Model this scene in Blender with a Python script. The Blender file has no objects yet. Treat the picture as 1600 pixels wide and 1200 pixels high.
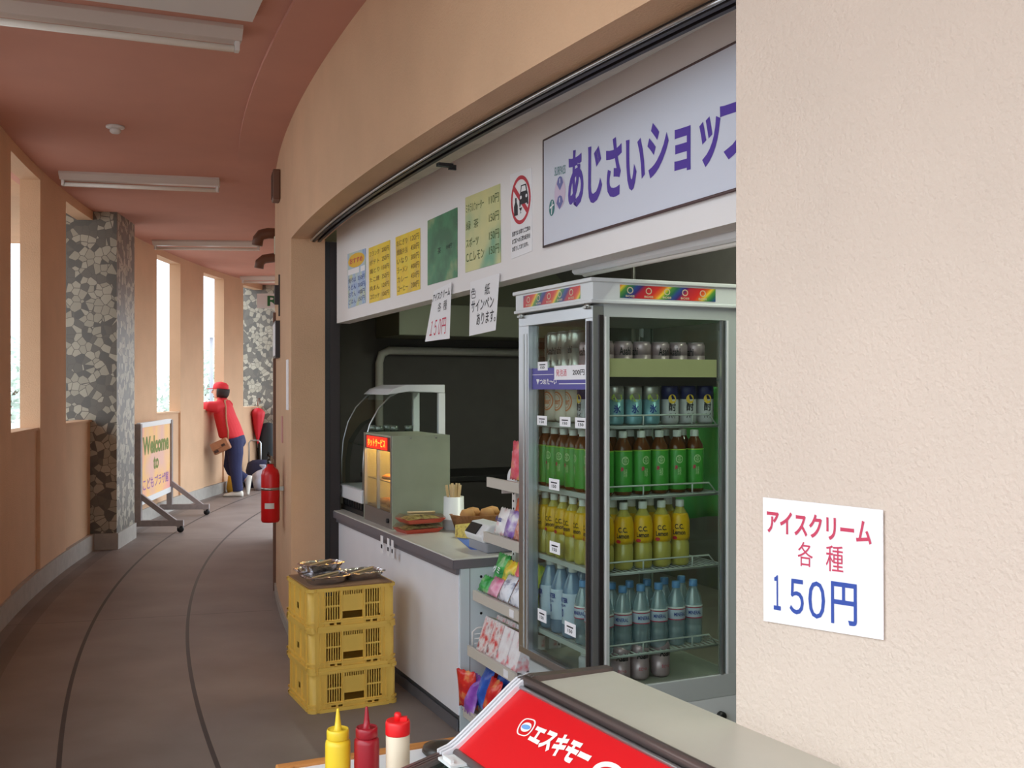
import bpy, math, random
from mathutils import Matrix, Vector
random.seed(7)
sc = bpy.context.scene
COL = sc.collection
# ---------------------------------------------------------------- camera
F = 1620.0; EYE = 1.5; HOR = 605.0
cam_d = bpy.data.cameras.new('camera'); cam_o = bpy.data.objects.new('camera', cam_d); COL.objects.link(cam_o)
cam_d.sensor_width = 36.0; cam_d.lens = 36.0 * F / 1600.0; cam_d.shift_y = (HOR - 600.0) / 1600.0
cam_o.location = (0, 0, EYE); cam_o.rotation_euler = (math.pi / 2, 0, 0)
cam_d.clip_start = 0.02
sc.camera = cam_o
# ---------------------------------------------------------------- sky and exposure
wd = bpy.data.worlds.new('sky'); sc.world = wd; wd.use_nodes = True
bgn = wd.node_tree.nodes['Background']
# overcast sky: brighter overhead than at the horizon
_t = wd.node_tree; _tc = _t.nodes.new('ShaderNodeTexCoord'); _sp = _t.nodes.new('ShaderNodeSeparateXYZ'); _t.links.new(_tc.outputs['Generated'], _sp.inputs[0])
_cl = _t.nodes.new('ShaderNodeClamp'); _t.links.new(_sp.outputs[2], _cl.inputs[0])
_ma = _t.nodes.new('ShaderNodeMath'); _ma.operation = 'MULTIPLY_ADD'; _t.links.new(_cl.outputs[0], _ma.inputs[0]); _ma.inputs[1].default_value = 5.0; _ma.inputs[2].default_value = 3.4
bgn.inputs[0].default_value = (0.84, 0.93, 1.0, 1); _t.links.new(_ma.outputs[0], bgn.inputs[1])
sc.view_settings.view_transform = 'Standard'; sc.view_settings.look = 'None'
sc.view_settings.gamma = 1.0; sc.view_settings.use_curve_mapping = False
sc.view_settings.exposure = -0.62
sc.cycles.max_bounces = 10; sc.cycles.diffuse_bounces = 6; sc.cycles.transparent_max_bounces = 24
sc.cycles.caustics_reflective = False; sc.cycles.caustics_refractive = False
sc.cycles.sample_clamp_indirect = 6.0

# ---------------------------------------------------------------- frames
CX, CY = 20.45, 13.3                      # centre of the curved building
TH = math.radians(24.77)                  # heading of the shop front
U = Vector((-math.sin(TH), math.cos(TH), 0)); V = Vector((math.cos(TH), math.sin(TH), 0))
def shop(a, b, z=0.0): return U * a + V * b + Vector((0, 0, z))
SHOP = Matrix.Rotation(TH, 4, 'Z')        # local x = b (into the shop), y = a (away along the front)
def smat(a, b, z=0.0, rz=0.0): return Matrix.Translation(shop(a, b, z)) @ Matrix.Rotation(TH + rz, 4, 'Z')
def polar(R, deg, z=0.0):
    p = math.radians(deg); return Vector((CX - R * math.cos(p), CY - R * math.sin(p), z))
def cmat(R, deg, z=0.0, rz=0.0):          # local x = towards the building centre, y = away from the viewer
    return Matrix.Translation(polar(R, deg, z)) @ Matrix.Rotation(math.radians(deg) + rz, 4, 'Z')
def sight(px, py): return Vector(((px - 800) / F, 1.0, (HOR - py) / F))
EYEP = Vector((0, 0, EYE))
def hit(px, py, p0, n):
    d = sight(px, py); return EYEP + d * ((p0 - EYEP).dot(n) / d.dot(n))
def onfloor(px, py, z=0.0): return hit(px, py, Vector((0, 0, z)), Vector((0, 0, 1)))

# ---------------------------------------------------------------- materials
def lin(c):
    if c > 1.0001 or True:
        c = c / 255.0
    return c / 12.92 if c <= 0.04045 else ((c + 0.055) / 1.055) ** 2.4
def rgb(r, g, b): return (lin(r), lin(g), lin(b), 1)
MATS = {}
class N:
    """small node helper"""
    def __init__(s, m): s.t = m.node_tree; s.n = s.t.nodes
    def new(s, k, **kw):
        x = s.n.new(k)
        for a, v in kw.items(): setattr(x, a, v)
        return x
    def link(s, a, b): s.t.links.new(a, b)
    def math(s, op, a, b=None, c=None):
        x = s.new('ShaderNodeMath', operation=op)
        for i, v in enumerate((a, b, c)):
            if v is None: continue
            if isinstance(v, (int, float)): x.inputs[i].default_value = v
            else: s.link(v, x.inputs[i])
        return x.outputs[0]
    def mix(s, f, a, b):
        x = s.new('ShaderNodeMix', data_type='RGBA')
        for i, v in ((0, f), (6, a), (7, b)):
            if isinstance(v, (int, float)): x.inputs[i].default_value = v
            elif isinstance(v, tuple): x.inputs[i].default_value = v
            else: s.link(v, x.inputs[i])
        return x.outputs[2]
    def ramp(s, f, stops, const=False):
        x = s.new('ShaderNodeValToRGB'); e = x.color_ramp.elements
        if const: x.color_ramp.interpolation = 'CONSTANT'
        while len(e) < len(stops): e.new(0.5)
        for i, (p, c) in enumerate(stops): e[i].position = p; e[i].color = c
        s.link(f, x.inputs[0]); return x.outputs[0]
def mat(name, col=(200, 200, 200), rough=0.5, metal=0.0, spec=0.5, var=0.0, vscale=8.0, bump=0.0, bscale=60.0, emit=0.0, ecol=None, coat=0.0):
    if name in MATS: return MATS[name]
    m = bpy.data.materials.new(name); m.use_nodes = True; MATS[name] = m
    h = N(m); p = h.n['Principled BSDF']
    c = rgb(*col)
    p.inputs['Base Color'].default_value = c; p.inputs['Roughness'].default_value = rough
    p.inputs['Metallic'].default_value = metal; p.inputs['Specular IOR Level'].default_value = spec
    if coat: p.inputs['Coat Weight'].default_value = coat
    tc = None
    if var or bump: tc = h.new('ShaderNodeTexCoord')
    if var:
        t = h.new('ShaderNodeTexNoise'); t.inputs['Scale'].default_value = vscale; t.inputs['Detail'].default_value = 6
        h.link(tc.outputs['Object'], t.inputs['Vector'])
        lo = tuple(x * (1 - var) for x in c[:3]) + (1,); hi = tuple(min(1, x * (1 + var)) for x in c[:3]) + (1,)
        h.link(h.ramp(t.outputs['Fac'], [(0.3, lo), (0.7, hi)]), p.inputs['Base Color'])
    if bump:
        t = h.new('ShaderNodeTexNoise'); t.inputs['Scale'].default_value = bscale; t.inputs['Detail'].default_value = 5
        h.link(tc.outputs['Object'], t.inputs['Vector'])
        b = h.new('ShaderNodeBump'); b.inputs['Strength'].default_value = bump; b.inputs['Distance'].default_value = 0.01
        h.link(t.outputs['Fac'], b.inputs['Height']); h.link(b.outputs['Normal'], p.inputs['Normal'])
    if emit:
        p.inputs['Emission Color'].default_value = rgb(*(ecol or col)); p.inputs['Emission Strength'].default_value = emit
    return m
def glass(name, tint=(235, 242, 238), gloss=0.06, rough=0.02, base=0.0, bcol=(200, 200, 200)):
    """thin see-through sheet: tinted transmission plus a fresnel mirror (and, for milky plastic, some diffuse)"""
    if name in MATS: return MATS[name]
    m = bpy.data.materials.new(name); m.use_nodes = True; MATS[name] = m
    h = N(m); h.n.remove(h.n['Principled BSDF']); out = h.n['Material Output']
    tr = h.new('ShaderNodeBsdfTransparent'); tr.inputs[0].default_value = rgb(*tint)
    gl = h.new('ShaderNodeBsdfGlossy'); gl.inputs['Roughness'].default_value = rough; gl.inputs[0].default_value = (1, 1, 1, 1)
    lw = h.new('ShaderNodeLayerWeight'); lw.inputs[0].default_value = 0.5
    f = h.math('MULTIPLY_ADD', h.math('POWER', lw.outputs['Facing'], 5.0), 0.9, gloss)
    mx = h.new('ShaderNodeMixShader'); h.link(f, mx.inputs[0])
    src = tr.outputs[0]
    if base:
        df = h.new('ShaderNodeBsdfDiffuse'); df.inputs[0].default_value = rgb(*bcol)
        m0 = h.new('ShaderNodeMixShader'); m0.inputs[0].default_value = base
        h.link(tr.outputs[0], m0.inputs[1]); h.link(df.outputs[0], m0.inputs[2]); src = m0.outputs[0]
    h.link(src, mx.inputs[1]); h.link(gl.outputs[0], mx.inputs[2]); h.link(mx.outputs[0], out.inputs['Surface'])
    return m
def blotch(name, cols, scale=20.0, rough=0.4, detail=3.0, metal=0.0, stops=None, stretch=(1, 1, 1), crinkle=0.0):
    """printed packaging: several inks in irregular patches"""
    if name in MATS: return MATS[name]
    m = bpy.data.materials.new(name); m.use_nodes = True; MATS[name] = m
    h = N(m); p = h.n['Principled BSDF']; p.inputs['Roughness'].default_value = rough; p.inputs['Metallic'].default_value = metal
    tc = h.new('ShaderNodeTexCoord'); mp = h.new('ShaderNodeMapping'); mp.inputs['Scale'].default_value = stretch
    h.link(tc.outputs['Object'], mp.inputs[0])
    t = h.new('ShaderNodeTexNoise'); t.inputs['Scale'].default_value = scale; t.inputs['Detail'].default_value = detail
    h.link(mp.outputs[0], t.inputs['Vector'])
    k = len(cols)
    st = stops or [0.32 + 0.36 * i / max(1, k - 1) for i in range(k)]
    h.link(h.ramp(t.outputs['Fac'], [(st[i], rgb(*cols[i])) for i in range(k)]), p.inputs['Base Color'])
    if crinkle:
        b = h.new('ShaderNodeBump'); b.inputs['Strength'].default_value = crinkle; b.inputs['Distance'].default_value = 0.01
        t2 = h.new('ShaderNodeTexNoise'); t2.inputs['Scale'].default_value = 45; h.link(tc.outputs['Object'], t2.inputs['Vector'])
        h.link(t2.outputs['Fac'], b.inputs['Height']); h.link(b.outputs['Normal'], p.inputs['Normal'])
    return m

# ---------------------------------------------------------------- text outlines
_tx = {}
def outline(s, bold=0.0):
    k = (s, bold)
    if k in _tx: return _tx[k]
    c = bpy.data.curves.new('outline', 'FONT'); c.body = s; c.resolution_u = 3; c.offset = bold
    o = bpy.data.objects.new('outline', c); COL.objects.link(o)
    dg = bpy.context.evaluated_depsgraph_get(); m = bpy.data.meshes.new_from_object(o.evaluated_get(dg))
    vs = [(v.co.x, v.co.y) for v in m.vertices]; fs = [tuple(p.vertices) for p in m.polygons]
    bpy.data.objects.remove(o); bpy.data.curves.remove(c); bpy.data.meshes.remove(m)
    if vs:
        x0 = min(v[0] for v in vs); x1 = max(v[0] for v in vs); y0 = min(v[1] for v in vs); y1 = max(v[1] for v in vs)
        w = max(1e-6, x1 - x0); hh = max(1e-6, y1 - y0)
        vs = [((x - x0) / w, (y - y0) / hh) for x, y in vs]
    _tx[k] = (vs, fs, (w, hh) if vs else (1, 1)); return _tx[k]

# ---------------------------------------------------------------- mesh builder
class B:
    def __init__(s): s.v = []; s.f = []; s.mi = []; s.sm = []; s.mats = []
    def m(s, mt):
        if mt not in s.mats: s.mats.append(mt)
        return s.mats.index(mt)
    def add(s, vs, fs, mt, smooth=False, M=None):
        o = len(s.v); k = s.m(mt)
        for p in vs:
            p = Vector(p); s.v.append(tuple(M @ p) if M else tuple(p))
        for f in fs: s.f.append(tuple(i + o for i in f)); s.mi.append(k); s.sm.append(smooth)
        return s
    def box(s, x0, x1, y0, y1, z0, z1, mt, M=None):
        vs = [(x, y, z) for x in (x0, x1) for y in (y0, y1) for z in (z0, z1)]
        return s.add(vs, [(0, 1, 3, 2), (4, 6, 7, 5), (0, 4, 5, 1), (2, 3, 7, 6), (0, 2, 6, 4), (1, 5, 7, 3)], mt, False, M)
    def cbox(s, cx, cy, cz, sx, sy, sz, mt, M=None):
        return s.box(cx - sx / 2, cx + sx / 2, cy - sy / 2, cy + sy / 2, cz - sz / 2, cz + sz / 2, mt, M)
    def lathe(s, prof, mt, n=20, M=None, smooth=True, sq=1.0):
        vs = []; fs = []; k = len(prof)
        for r, z in prof:
            for i in range(n):
                a = 2 * math.pi * i / n; vs.append((r * math.cos(a), r * math.sin(a) * sq, z))
        for j in range(k - 1):
            for i in range(n):
                fs.append((j * n + i, j * n + (i + 1) % n, (j + 1) * n + (i + 1) % n, (j + 1) * n + i))
        if prof[0][0] > 1e-5: fs.append(tuple(range(n - 1, -1, -1)))
        if prof[-1][0] > 1e-5: fs.append(tuple((k - 1) * n + i for i in range(n)))
        return s.add(vs, fs, mt, smooth, M)
    def tube(s, pts, r, mt, n=8, M=None, close=False, smooth=True):
        pts = [Vector(p) for p in pts]; k = len(pts); rs = r if isinstance(r, (list, tuple)) else [r] * k
        vs = []; fs = []; up = None
        for i, p in enumerate(pts):
            if close: t = pts[(i + 1) % k] - pts[i - 1]
            else: t = pts[min(i + 1, k - 1)] - pts[max(i - 1, 0)]
            t.normalize()
            if up is None:
                up = Vector((0, 0, 1)) if abs(t.z) < 0.9 else Vector((1, 0, 0))
            a = t.cross(up).normalized(); b = a.cross(t).normalized(); up = b
            for j in range(n):
                q = 2 * math.pi * (j + 0.5) / n; vs.append(p + (a * math.cos(q) + b * math.sin(q)) * rs[i])
        for i in range(k if close else k - 1):
            for j in range(n):
                i2 = (i + 1) % k
                fs.append((i * n + j, i * n + (j + 1) % n, i2 * n + (j + 1) % n, i2 * n + j))
        if not close: fs.append(tuple(range(n - 1, -1, -1))); fs.append(tuple((k - 1) * n + j for j in range(n)))
        return s.add(vs, fs, mt, smooth, M)
    def prism(s, poly, y0, y1, mt, M=None, smooth=False):
        """poly of (x, z), extruded along y"""
        k = len(poly); vs = [(x, y0, z) for x, z in poly] + [(x, y1, z) for x, z in poly]
        fs = [(i, (i + 1) % k, k + (i + 1) % k, k + i) for i in range(k)] + [tuple(range(k - 1, -1, -1)), tuple(range(k, 2 * k))]
        return s.add(vs, fs, mt, smooth, M)
    def arc(s, R0, R1, p0, p1, z0, z1, mt, step=0.6):
        n = max(1, int(abs(p1 - p0) / step + 0.999)); vs = []; fs = []
        for i in range(n + 1):
            p = p0 + (p1 - p0) * i / n
            for R, z in ((R0, z0), (R1, z0), (R1, z1), (R0, z1)): vs.append(polar(R, p, z))
        for i in range(n):
            for j in range(4): fs.append((i * 4 + j, i * 4 + (j + 1) % 4, i * 4 + 4 + (j + 1) % 4, i * 4 + 4 + j))
        fs += [(3, 2, 1, 0), tuple(n * 4 + j for j in range(4))]
        return s.add(vs, fs, mt)
    def sheet(s, q, t, mt):
        """thin real sheet on four corners TL TR BR BL (front seen with that order clockwise)"""
        q = [Vector(p) for p in q]; n = (q[3] - q[0]).cross(q[1] - q[0]).normalized()
        vs = q + [p - n * t for p in q]
        return s.add(vs, [(3, 2, 1, 0), (4, 5, 6, 7), (0, 1, 5, 4), (1, 2, 6, 5), (2, 3, 7, 6), (3, 0, 4, 7)], mt)
    def onquad(s, q, pts, fs, mt, lift=0.0008):
        q = [Vector(p) for p in q]; n = (q[3] - q[0]).cross(q[1] - q[0]).normalized()
        vs = []
        for x, y in pts:        # x right 0..1, y up 0..1
            top = q[0].lerp(q[1], x); bot = q[3].lerp(q[2], x); vs.append(bot.lerp(top, y) + n * lift)
        return s.add(vs, fs, mt)
    def text(s, string, q, rect, mt, bold=0.0, lift=0.0008):
        """letters inside rect (x0, y0, x1, y1) of quad q, y up"""
        vs, fs, _ = outline(string, bold); x0, y0, x1, y1 = rect
        return s.onquad(q, [(x0 + (x1 - x0) * x, y0 + (y1 - y0) * y) for x, y in vs], fs, mt, lift)
    def disc(s, q, cx, cy, rx, ry, mt, lift=0.0006, n=28, hole=0.0):
        if hole:
            pts = [(cx + rx * k * math.cos(2 * math.pi * i / n), cy + ry * k * math.sin(2 * math.pi * i / n)) for k in (1, hole) for i in range(n)]
            return s.onquad(q, pts, [(i, (i + 1) % n, n + (i + 1) % n, n + i) for i in range(n)], mt, lift)
        pts = [(cx + rx * math.cos(2 * math.pi * i / n), cy + ry * math.sin(2 * math.pi * i / n)) for i in range(n)]
        return s.onquad(q, pts, [tuple(range(n))], mt, lift)
    def poly(s, q, pts, mt, lift=0.0006): return s.onquad(q, pts, [tuple(range(len(pts)))], mt, lift)
    def rect(s, q, x0, y0, x1, y1, mt, lift=0.0006): return s.poly(q, [(x0, y0), (x1, y0), (x1, y1), (x0, y1)], mt, lift)
    def wrap(s, string, R, z0, z1, ang, width, mt, bold=0.0, lift=0.0006, M=None):
        """letters around a can of radius R, centred at angle ang (seen from outside, reading left to right)"""
        vs, fs, _ = outline(string, bold); out = []
        for x, y in vs:
            a = ang + (x - 0.5) * width / R; out.append(((R + lift) * math.cos(a), (R + lift) * math.sin(a), z0 + (z1 - z0) * y))
        return s.add(out, fs, mt, False, M)
    def wdisc(s, R, zc, ang, rx, rz, mt, lift=0.0005, n=20, hole=0.0):
        ks = (1, hole) if hole else (1,)
        out = []
        for k in ks:
            for i in range(n):
                q = 2 * math.pi * i / n; a = ang + rx * k * math.cos(q) / R
                out.append(((R + lift) * math.cos(a), (R + lift) * math.sin(a), zc + rz * k * math.sin(q)))
        fs = [(i, (i + 1) % n, n + (i + 1) % n, n + i) for i in range(n)] if hole else [tuple(range(n))]
        return s.add(out, fs, mt)
    def holes(s, w, h, t, hs, mt, M=None):
        """plate in local x (0..w), z (0..h), thickness t along y, with rectangular holes (x0, z0, x1, z1)"""
        xs = sorted({0, w} | {round(v, 5) for q in hs for v in (q[0], q[2])}); zs = sorted({0, h} | {round(v, 5) for q in hs for v in (q[1], q[3])})
        def solid(i, j):
            if i < 0 or j < 0 or i >= len(xs) - 1 or j >= len(zs) - 1: return False
            cx = (xs[i] + xs[i + 1]) / 2; cz = (zs[j] + zs[j + 1]) / 2
            return not any(q[0] < cx < q[2] and q[1] < cz < q[3] for q in hs)
        for i in range(len(xs) - 1):
            for j in range(len(zs) - 1):
                if not solid(i, j): continue
                a, b, c, d = xs[i], xs[i + 1], zs[j], zs[j + 1]
                s.add([(a, 0, c), (b, 0, c), (b, 0, d), (a, 0, d), (a, t, c), (b, t, c), (b, t, d), (a, t, d)],
                      [(0, 1, 2, 3), (7, 6, 5, 4)] + ([] if solid(i - 1, j) else [(0, 3, 7, 4)]) + ([] if solid(i + 1, j) else [(1, 5, 6, 2)])
                      + ([] if solid(i, j - 1) else [(0, 4, 5, 1)]) + ([] if solid(i, j + 1) else [(3, 2, 6, 7)]), mt, False, M)
        return s
    def mesh(s, name):
        me = bpy.data.meshes.new(name); me.from_pydata(s.v, [], s.f)
        for mt in s.mats: me.materials.append(mt)
        me.polygons.foreach_set('material_index', s.mi); me.polygons.foreach_set('use_smooth', s.sm)
        me.update(); return me
    def build(s, name, parent=None, M=None, bevel=0.0, seg=2, local=False):
        """M: world matrix of the object (mesh is in its local space). local=False and M=None: mesh is in parent/world space"""
        o = bpy.data.objects.new(name, s.mesh(name)); COL.objects.link(o)
        if parent is not None: o.parent = parent
        if M is not None: o.matrix_local = M
        if bevel:
            b = o.modifiers.new('bevel', 'BEVEL'); b.width = bevel; b.segments = seg; b.limit_method = 'ANGLE'; b.angle_limit = math.radians(40)
        return o
def tag(o, label=None, cat=None, group=None, kind=None):
    if label: o['label'] = label
    if cat: o['category'] = cat
    if group: o['group'] = group
    if kind: o['kind'] = kind
    return o
def thing(name, M, label, cat, group=None):
    o = bpy.data.objects.new(name, None); COL.objects.link(o); o.empty_display_size = 0.05
    o.matrix_world = M; return tag(o, label, cat, group)
def struct(b, name, M=None, bevel=0.0): return tag(b.build(name, None, M, bevel), kind='structure')
def kids(o): return [c for c in COL.objects if c.parent == o]
def dup(o, M, label, group=None, extra=None):
    r = o.copy(); COL.objects.link(r); r.matrix_world = M; r['label'] = label
    if group: r['group'] = group
    for c in list(o.children):
        k = c.copy(); COL.objects.link(k); k.parent = r
        for g in list(c.children):
            d = g.copy(); COL.objects.link(d); d.parent = k
    return r
ORD = ['first', 'second', 'third', 'fourth', 'fifth', 'sixth', 'seventh', 'eighth', 'ninth']
def centred(b, name):
    """one mesh, built in world space, with its origin moved to its middle"""
    k = len(b.v); c = Vector((sum(v[0] for v in b.v) / k, sum(v[1] for v in b.v) / k, min(v[2] for v in b.v)))
    b.v = [(v[0] - c.x, v[1] - c.y, v[2] - c.z) for v in b.v]
    return b.build(name, None, Matrix.Translation(c))
# ================================================================ SETTING
PEACH = mat('peach_plaster', (214, 176, 142), 0.85, var=0.05, vscale=3, bump=0.35, bscale=120)
SKY_LIT_PLASTER = mat('sky_lit_plaster', (214, 196, 181), 0.85, var=0.03, vscale=3, bump=0.5, bscale=110)  # peach wall paint with the cool sky light put into its colour
PINK = mat('pink_ceiling_paint', (204, 150, 134), 0.8, var=0.03, vscale=3, bump=0.1, bscale=150)
STONE = mat('grey_skirting', (168, 162, 155), 0.7, var=0.08, vscale=14)
WHITEP = mat('white_paint', (222, 222, 222), 0.5)
SHOPW = mat('shop_grey_paint', (102, 99, 96), 0.8, var=0.05)
SHOPC = mat('shop_ceiling_paint', (206, 206, 184), 0.8)
BLACK = mat('black_plastic', (22, 22, 24), 0.45)
DARK = mat('dark_metal', (58, 52, 52), 0.45, 0.6)
ALU = mat('aluminium', (196, 200, 204), 0.28, 0.9)
ALUG = mat('grey_anodised', (186, 192, 192), 0.42, 0.1)
STEEL = mat('steel', (165, 165, 160), 0.3, 0.9)
WHITE = mat('white_enamel', (232, 233, 236), 0.35)
PAPER = mat('paper', (244, 243, 246), 0.7)
RED = mat('red_enamel', (200, 18, 22), 0.35)
INK = mat('black_ink', (32, 28, 36), 0.6)
INKR = mat('red_ink', (206, 52, 84), 0.6)
INKB = mat('blue_ink', (44, 66, 150), 0.6)
PURPLE = mat('violet_ink', (84, 58, 160), 0.6)
BROWN = mat('brown_enamel', (112, 76, 58), 0.5)

def floor_material():
    m = bpy.data.materials.new('terrazzo_floor'); m.use_nodes = True; h = N(m); p = h.n['Principled BSDF']
    p.inputs['Roughness'].default_value = 0.5
    g = h.new('ShaderNodeNewGeometry'); sp = h.new('ShaderNodeSeparateXYZ'); h.link(g.outputs['Position'], sp.inputs[0])
    dx = h.math('SUBTRACT', CX, sp.outputs[0]); dy = h.math('SUBTRACT', CY, sp.outputs[1])
    r = h.math('SQRT', h.math('ADD', h.math('MULTIPLY', dx, dx), h.math('MULTIPLY', dy, dy)))
    def line(R, w): return h.math('LESS_THAN', h.math('ABSOLUTE', h.math('SUBTRACT', r, R)), w)
    ang = h.math('MULTIPLY', h.math('ARCTAN2', dy, dx), 180 / math.pi)
    fr = h.math('ABSOLUTE', h.math('SUBTRACT', h.math('FRACT', h.math('DIVIDE', h.math('ADD', ang, 86 - 7.4 + 4.3), 8.6)), 0.5))
    rad = h.math('MULTIPLY', h.math('LESS_THAN', fr, 0.0012), h.math('GREATER_THAN', r, 22.95))
    edge = h.math('MULTIPLY', h.math('GREATER_THAN', r, 24.42), h.math('LESS_THAN', r, 24.52))
    lines = h.math('MAXIMUM', h.math('MAXIMUM', line(24.07, 0.010), line(23.49, 0.010)), h.math('MULTIPLY', rad, 0.8))
    lines = h.math('MAXIMUM', lines, h.math('MULTIPLY', edge, 0.35))
    n1 = h.new('ShaderNodeTexNoise'); n1.inputs['Scale'].default_value = 2.2; n1.inputs['Detail'].default_value = 8; h.link(g.outputs['Position'], n1.inputs['Vector'])
    n2 = h.new('ShaderNodeTexNoise'); n2.inputs['Scale'].default_value = 160; n2.inputs['Detail'].default_value = 2; h.link(g.outputs['Position'], n2.inputs['Vector'])
    c1 = h.ramp(n1.outputs['Fac'], [(0.3, rgb(122, 109, 103)), (0.7, rgb(144, 132, 126))])
    c2 = h.mix(h.math('MULTIPLY', n2.outputs['Fac'], 0.35), c1, rgb(112, 104, 100))
    h.link(h.mix(lines, c2, rgb(58, 52, 52)), p.inputs['Base Color'])
    return m
def mosaic_material():
    m = bpy.data.materials.new('broken_tile_mosaic'); m.use_nodes = True; h = N(m); p = h.n['Principled BSDF']
    p.inputs['Roughness'].default_value = 0.4
    tc = h.new('ShaderNodeTexCoord')
    v = h.new('ShaderNodeTexVoronoi'); v.inputs['Scale'].default_value = 15; h.link(tc.outputs['Object'], v.inputs['Vector'])
    e = h.new('ShaderNodeTexVoronoi', feature='DISTANCE_TO_EDGE'); e.inputs['Scale'].default_value = 15; h.link(tc.outputs['Object'], e.inputs['Vector'])
    s = h.new('ShaderNodeSeparateColor'); h.link(v.outputs['Color'], s.inputs[0])
    tile = h.ramp(s.outputs[0], [(0.0, rgb(160, 154, 138)), (0.3, rgb(172, 166, 150)), (0.55, rgb(106, 101, 93)), (0.8, rgb(94, 91, 85))], True)
    grout = h.math('LESS_THAN', e.outputs['Distance'], 0.035)
    h.link(h.mix(grout, tile, rgb(98, 93, 86)), p.inputs['Base Color'])
    return m
FLOOR = floor_material(); MOSAIC = mosaic_material()
ZC = 3.12
# floor (corridor, shop and the paved ground outside at the same level)
f = B(); f.box(-9, 9, -7, 20, -0.05, 0.0, FLOOR); struct(f, 'floor')
g = B(); GROUND = mat('pale_paving', (186, 184, 178), 0.8, var=0.06, vscale=1.0)
g.box(-60, 60, -60, 90, -0.2, -0.06, GROUND); struct(g, 'ground')
# ceiling, with its shallow edge strip along the inner wall
c = B(); c.arc(23.17, 24.9, -34, 47, ZC, ZC + 0.2, PINK); c.arc(22.6, 23.17, -34, 47, ZC - 0.02, ZC + 0.2, PINK); c.arc(24.9, 26.6, 3.2, 19.5, ZC + .02, ZC + 0.2, PEACH); struct(c, 'ceiling')  # outermost arc: eave added to cut high sky light on pillar and slots
p = B(); p.arc(23.3, 24.55, 22.15, 29, ZC - 0.03, ZC - 0.001, WHITEP); struct(p, 'trim_1')
# outer wall: piers with tall open slots over a parapet
WT = 0.14; SILL = 1.2
piers = [(20.6, 19.9), (26.0, 22.4), (17.6, 15.45), (13.15, 11.05), (5.2, 2.99), (0.76, -1.45), (-3.45, -5.35), (-9.4, -11.6), (-13.8, -16.0), (-18.2, -20.4)]
w = B()
for a, b in piers: w.arc(24.6, 24.6 + WT, a, b, 0, ZC + 0.15, PEACH, 0.5)
slots = [(22.4, 20.6), (19.9, 17.6), (15.45, 13.15), (11.05, 8.6), (7.15, 5.2), (2.99, 0.76), (-1.45, -3.45), (-5.35, -7.3), (-9.1, -9.4), (-11.6, -13.8), (-16.0, -18.2)]
for a, b in slots:
    w.arc(24.625, 24.6 + WT, a, b, 0, SILL - 0.02, PEACH, 0.5)
    w.arc(24.61, 24.6 + WT + 0.01, a, b, SILL - 0.02, SILL, PEACH, 0.5)
    w.arc(24.6, 24.6 + WT, a, b, 3.04, ZC + 0.15, PEACH, 0.5)
struct(w, 'wall_left')
bs = B()
for a, b in ((26.0, 8.74), (7.02, -7.28), (-9.1, -20.4)): bs.arc(24.585, 24.62, a, b, 0, 0.15, STONE, 0.5)
struct(bs, 'baseboard_left')
# the two tiled pillars standing in the line of the outer wall
def pillar(a, b, label):
    mid = (a + b) / 2; r = thing('mosaic_pillar', cmat(24.77, mid), label, 'pillar', 'tiled pillars along the outer wall')
    Mi = r.matrix_world.inverted()
    k = B(); k.arc(24.39, 25.15, a, b, 0.15, ZC + 0.1, MOSAIC, 5); k.v = [tuple(Mi @ Vector(v)) for v in k.v]; k.build('shaft', r)
    k = B(); k.arc(24.375, 25.16, a + 0.035, b - 0.035, 0, 0.15, STONE, 5); k.v = [tuple(Mi @ Vector(v)) for v in k.v]; k.build('base', r)
pillar(8.74, 7.02, 'grey and cream mosaic tile pillar beside the welcome board, nearest pillar')
pillar(-7.28, -9.1, 'pale sunlit mosaic tile pillar behind the hanging red umbrella')
# inner wall with the shop opening
HZ = 2.39
w = B()
w.arc(22.7, 22.9, 7.4, 18.1, 0, ZC + 0.15, PEACH); w.arc(22.7, 22.9, 18.1, 29.2, HZ, ZC + 0.15, PEACH, 0.4)
w.arc(22.7, 22.9, -30, 7.4, 2.45, ZC + 0.15, PEACH)
struct(w, 'wall_right')
w = B(); w.arc(22.7, 22.9, 29.2, 41, 0, ZC + 0.15, SKY_LIT_PLASTER); struct(w, 'wall_near')
bs = B(); bs.arc(22.88, 22.912, 7.4, 18.08, 0, 0.06, STONE); struct(bs, 'baseboard_right')
# shop shell
def sbox(b, a0, a1, b0, b1, z0, z1, mt): b.box(b0, b1, a0, a1, z0, z1, mt, SHOP); return b
AF, BB = 8.2, 4.6
k = sbox(B(), AF, AF + .1, 1.96, BB + .1, 0, 2.7, SHOPW); struct(k, 'wall_shop_far')
k = sbox(B(), 1.4, AF + .1, BB, BB + .1, 0, 2.7, SHOPW); struct(k, 'wall_shop_back')
k = sbox(B(), 1.4, 1.5, 1.75, BB, 0, 2.7, SHOPW); struct(k, 'wall_shop_near')
k = sbox(B(), 1.4, AF + .1, 1.74, BB + .1, 2.56, 2.7, SHOPC); struct(k, 'ceiling_shop')
BF = 1.66
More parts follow.
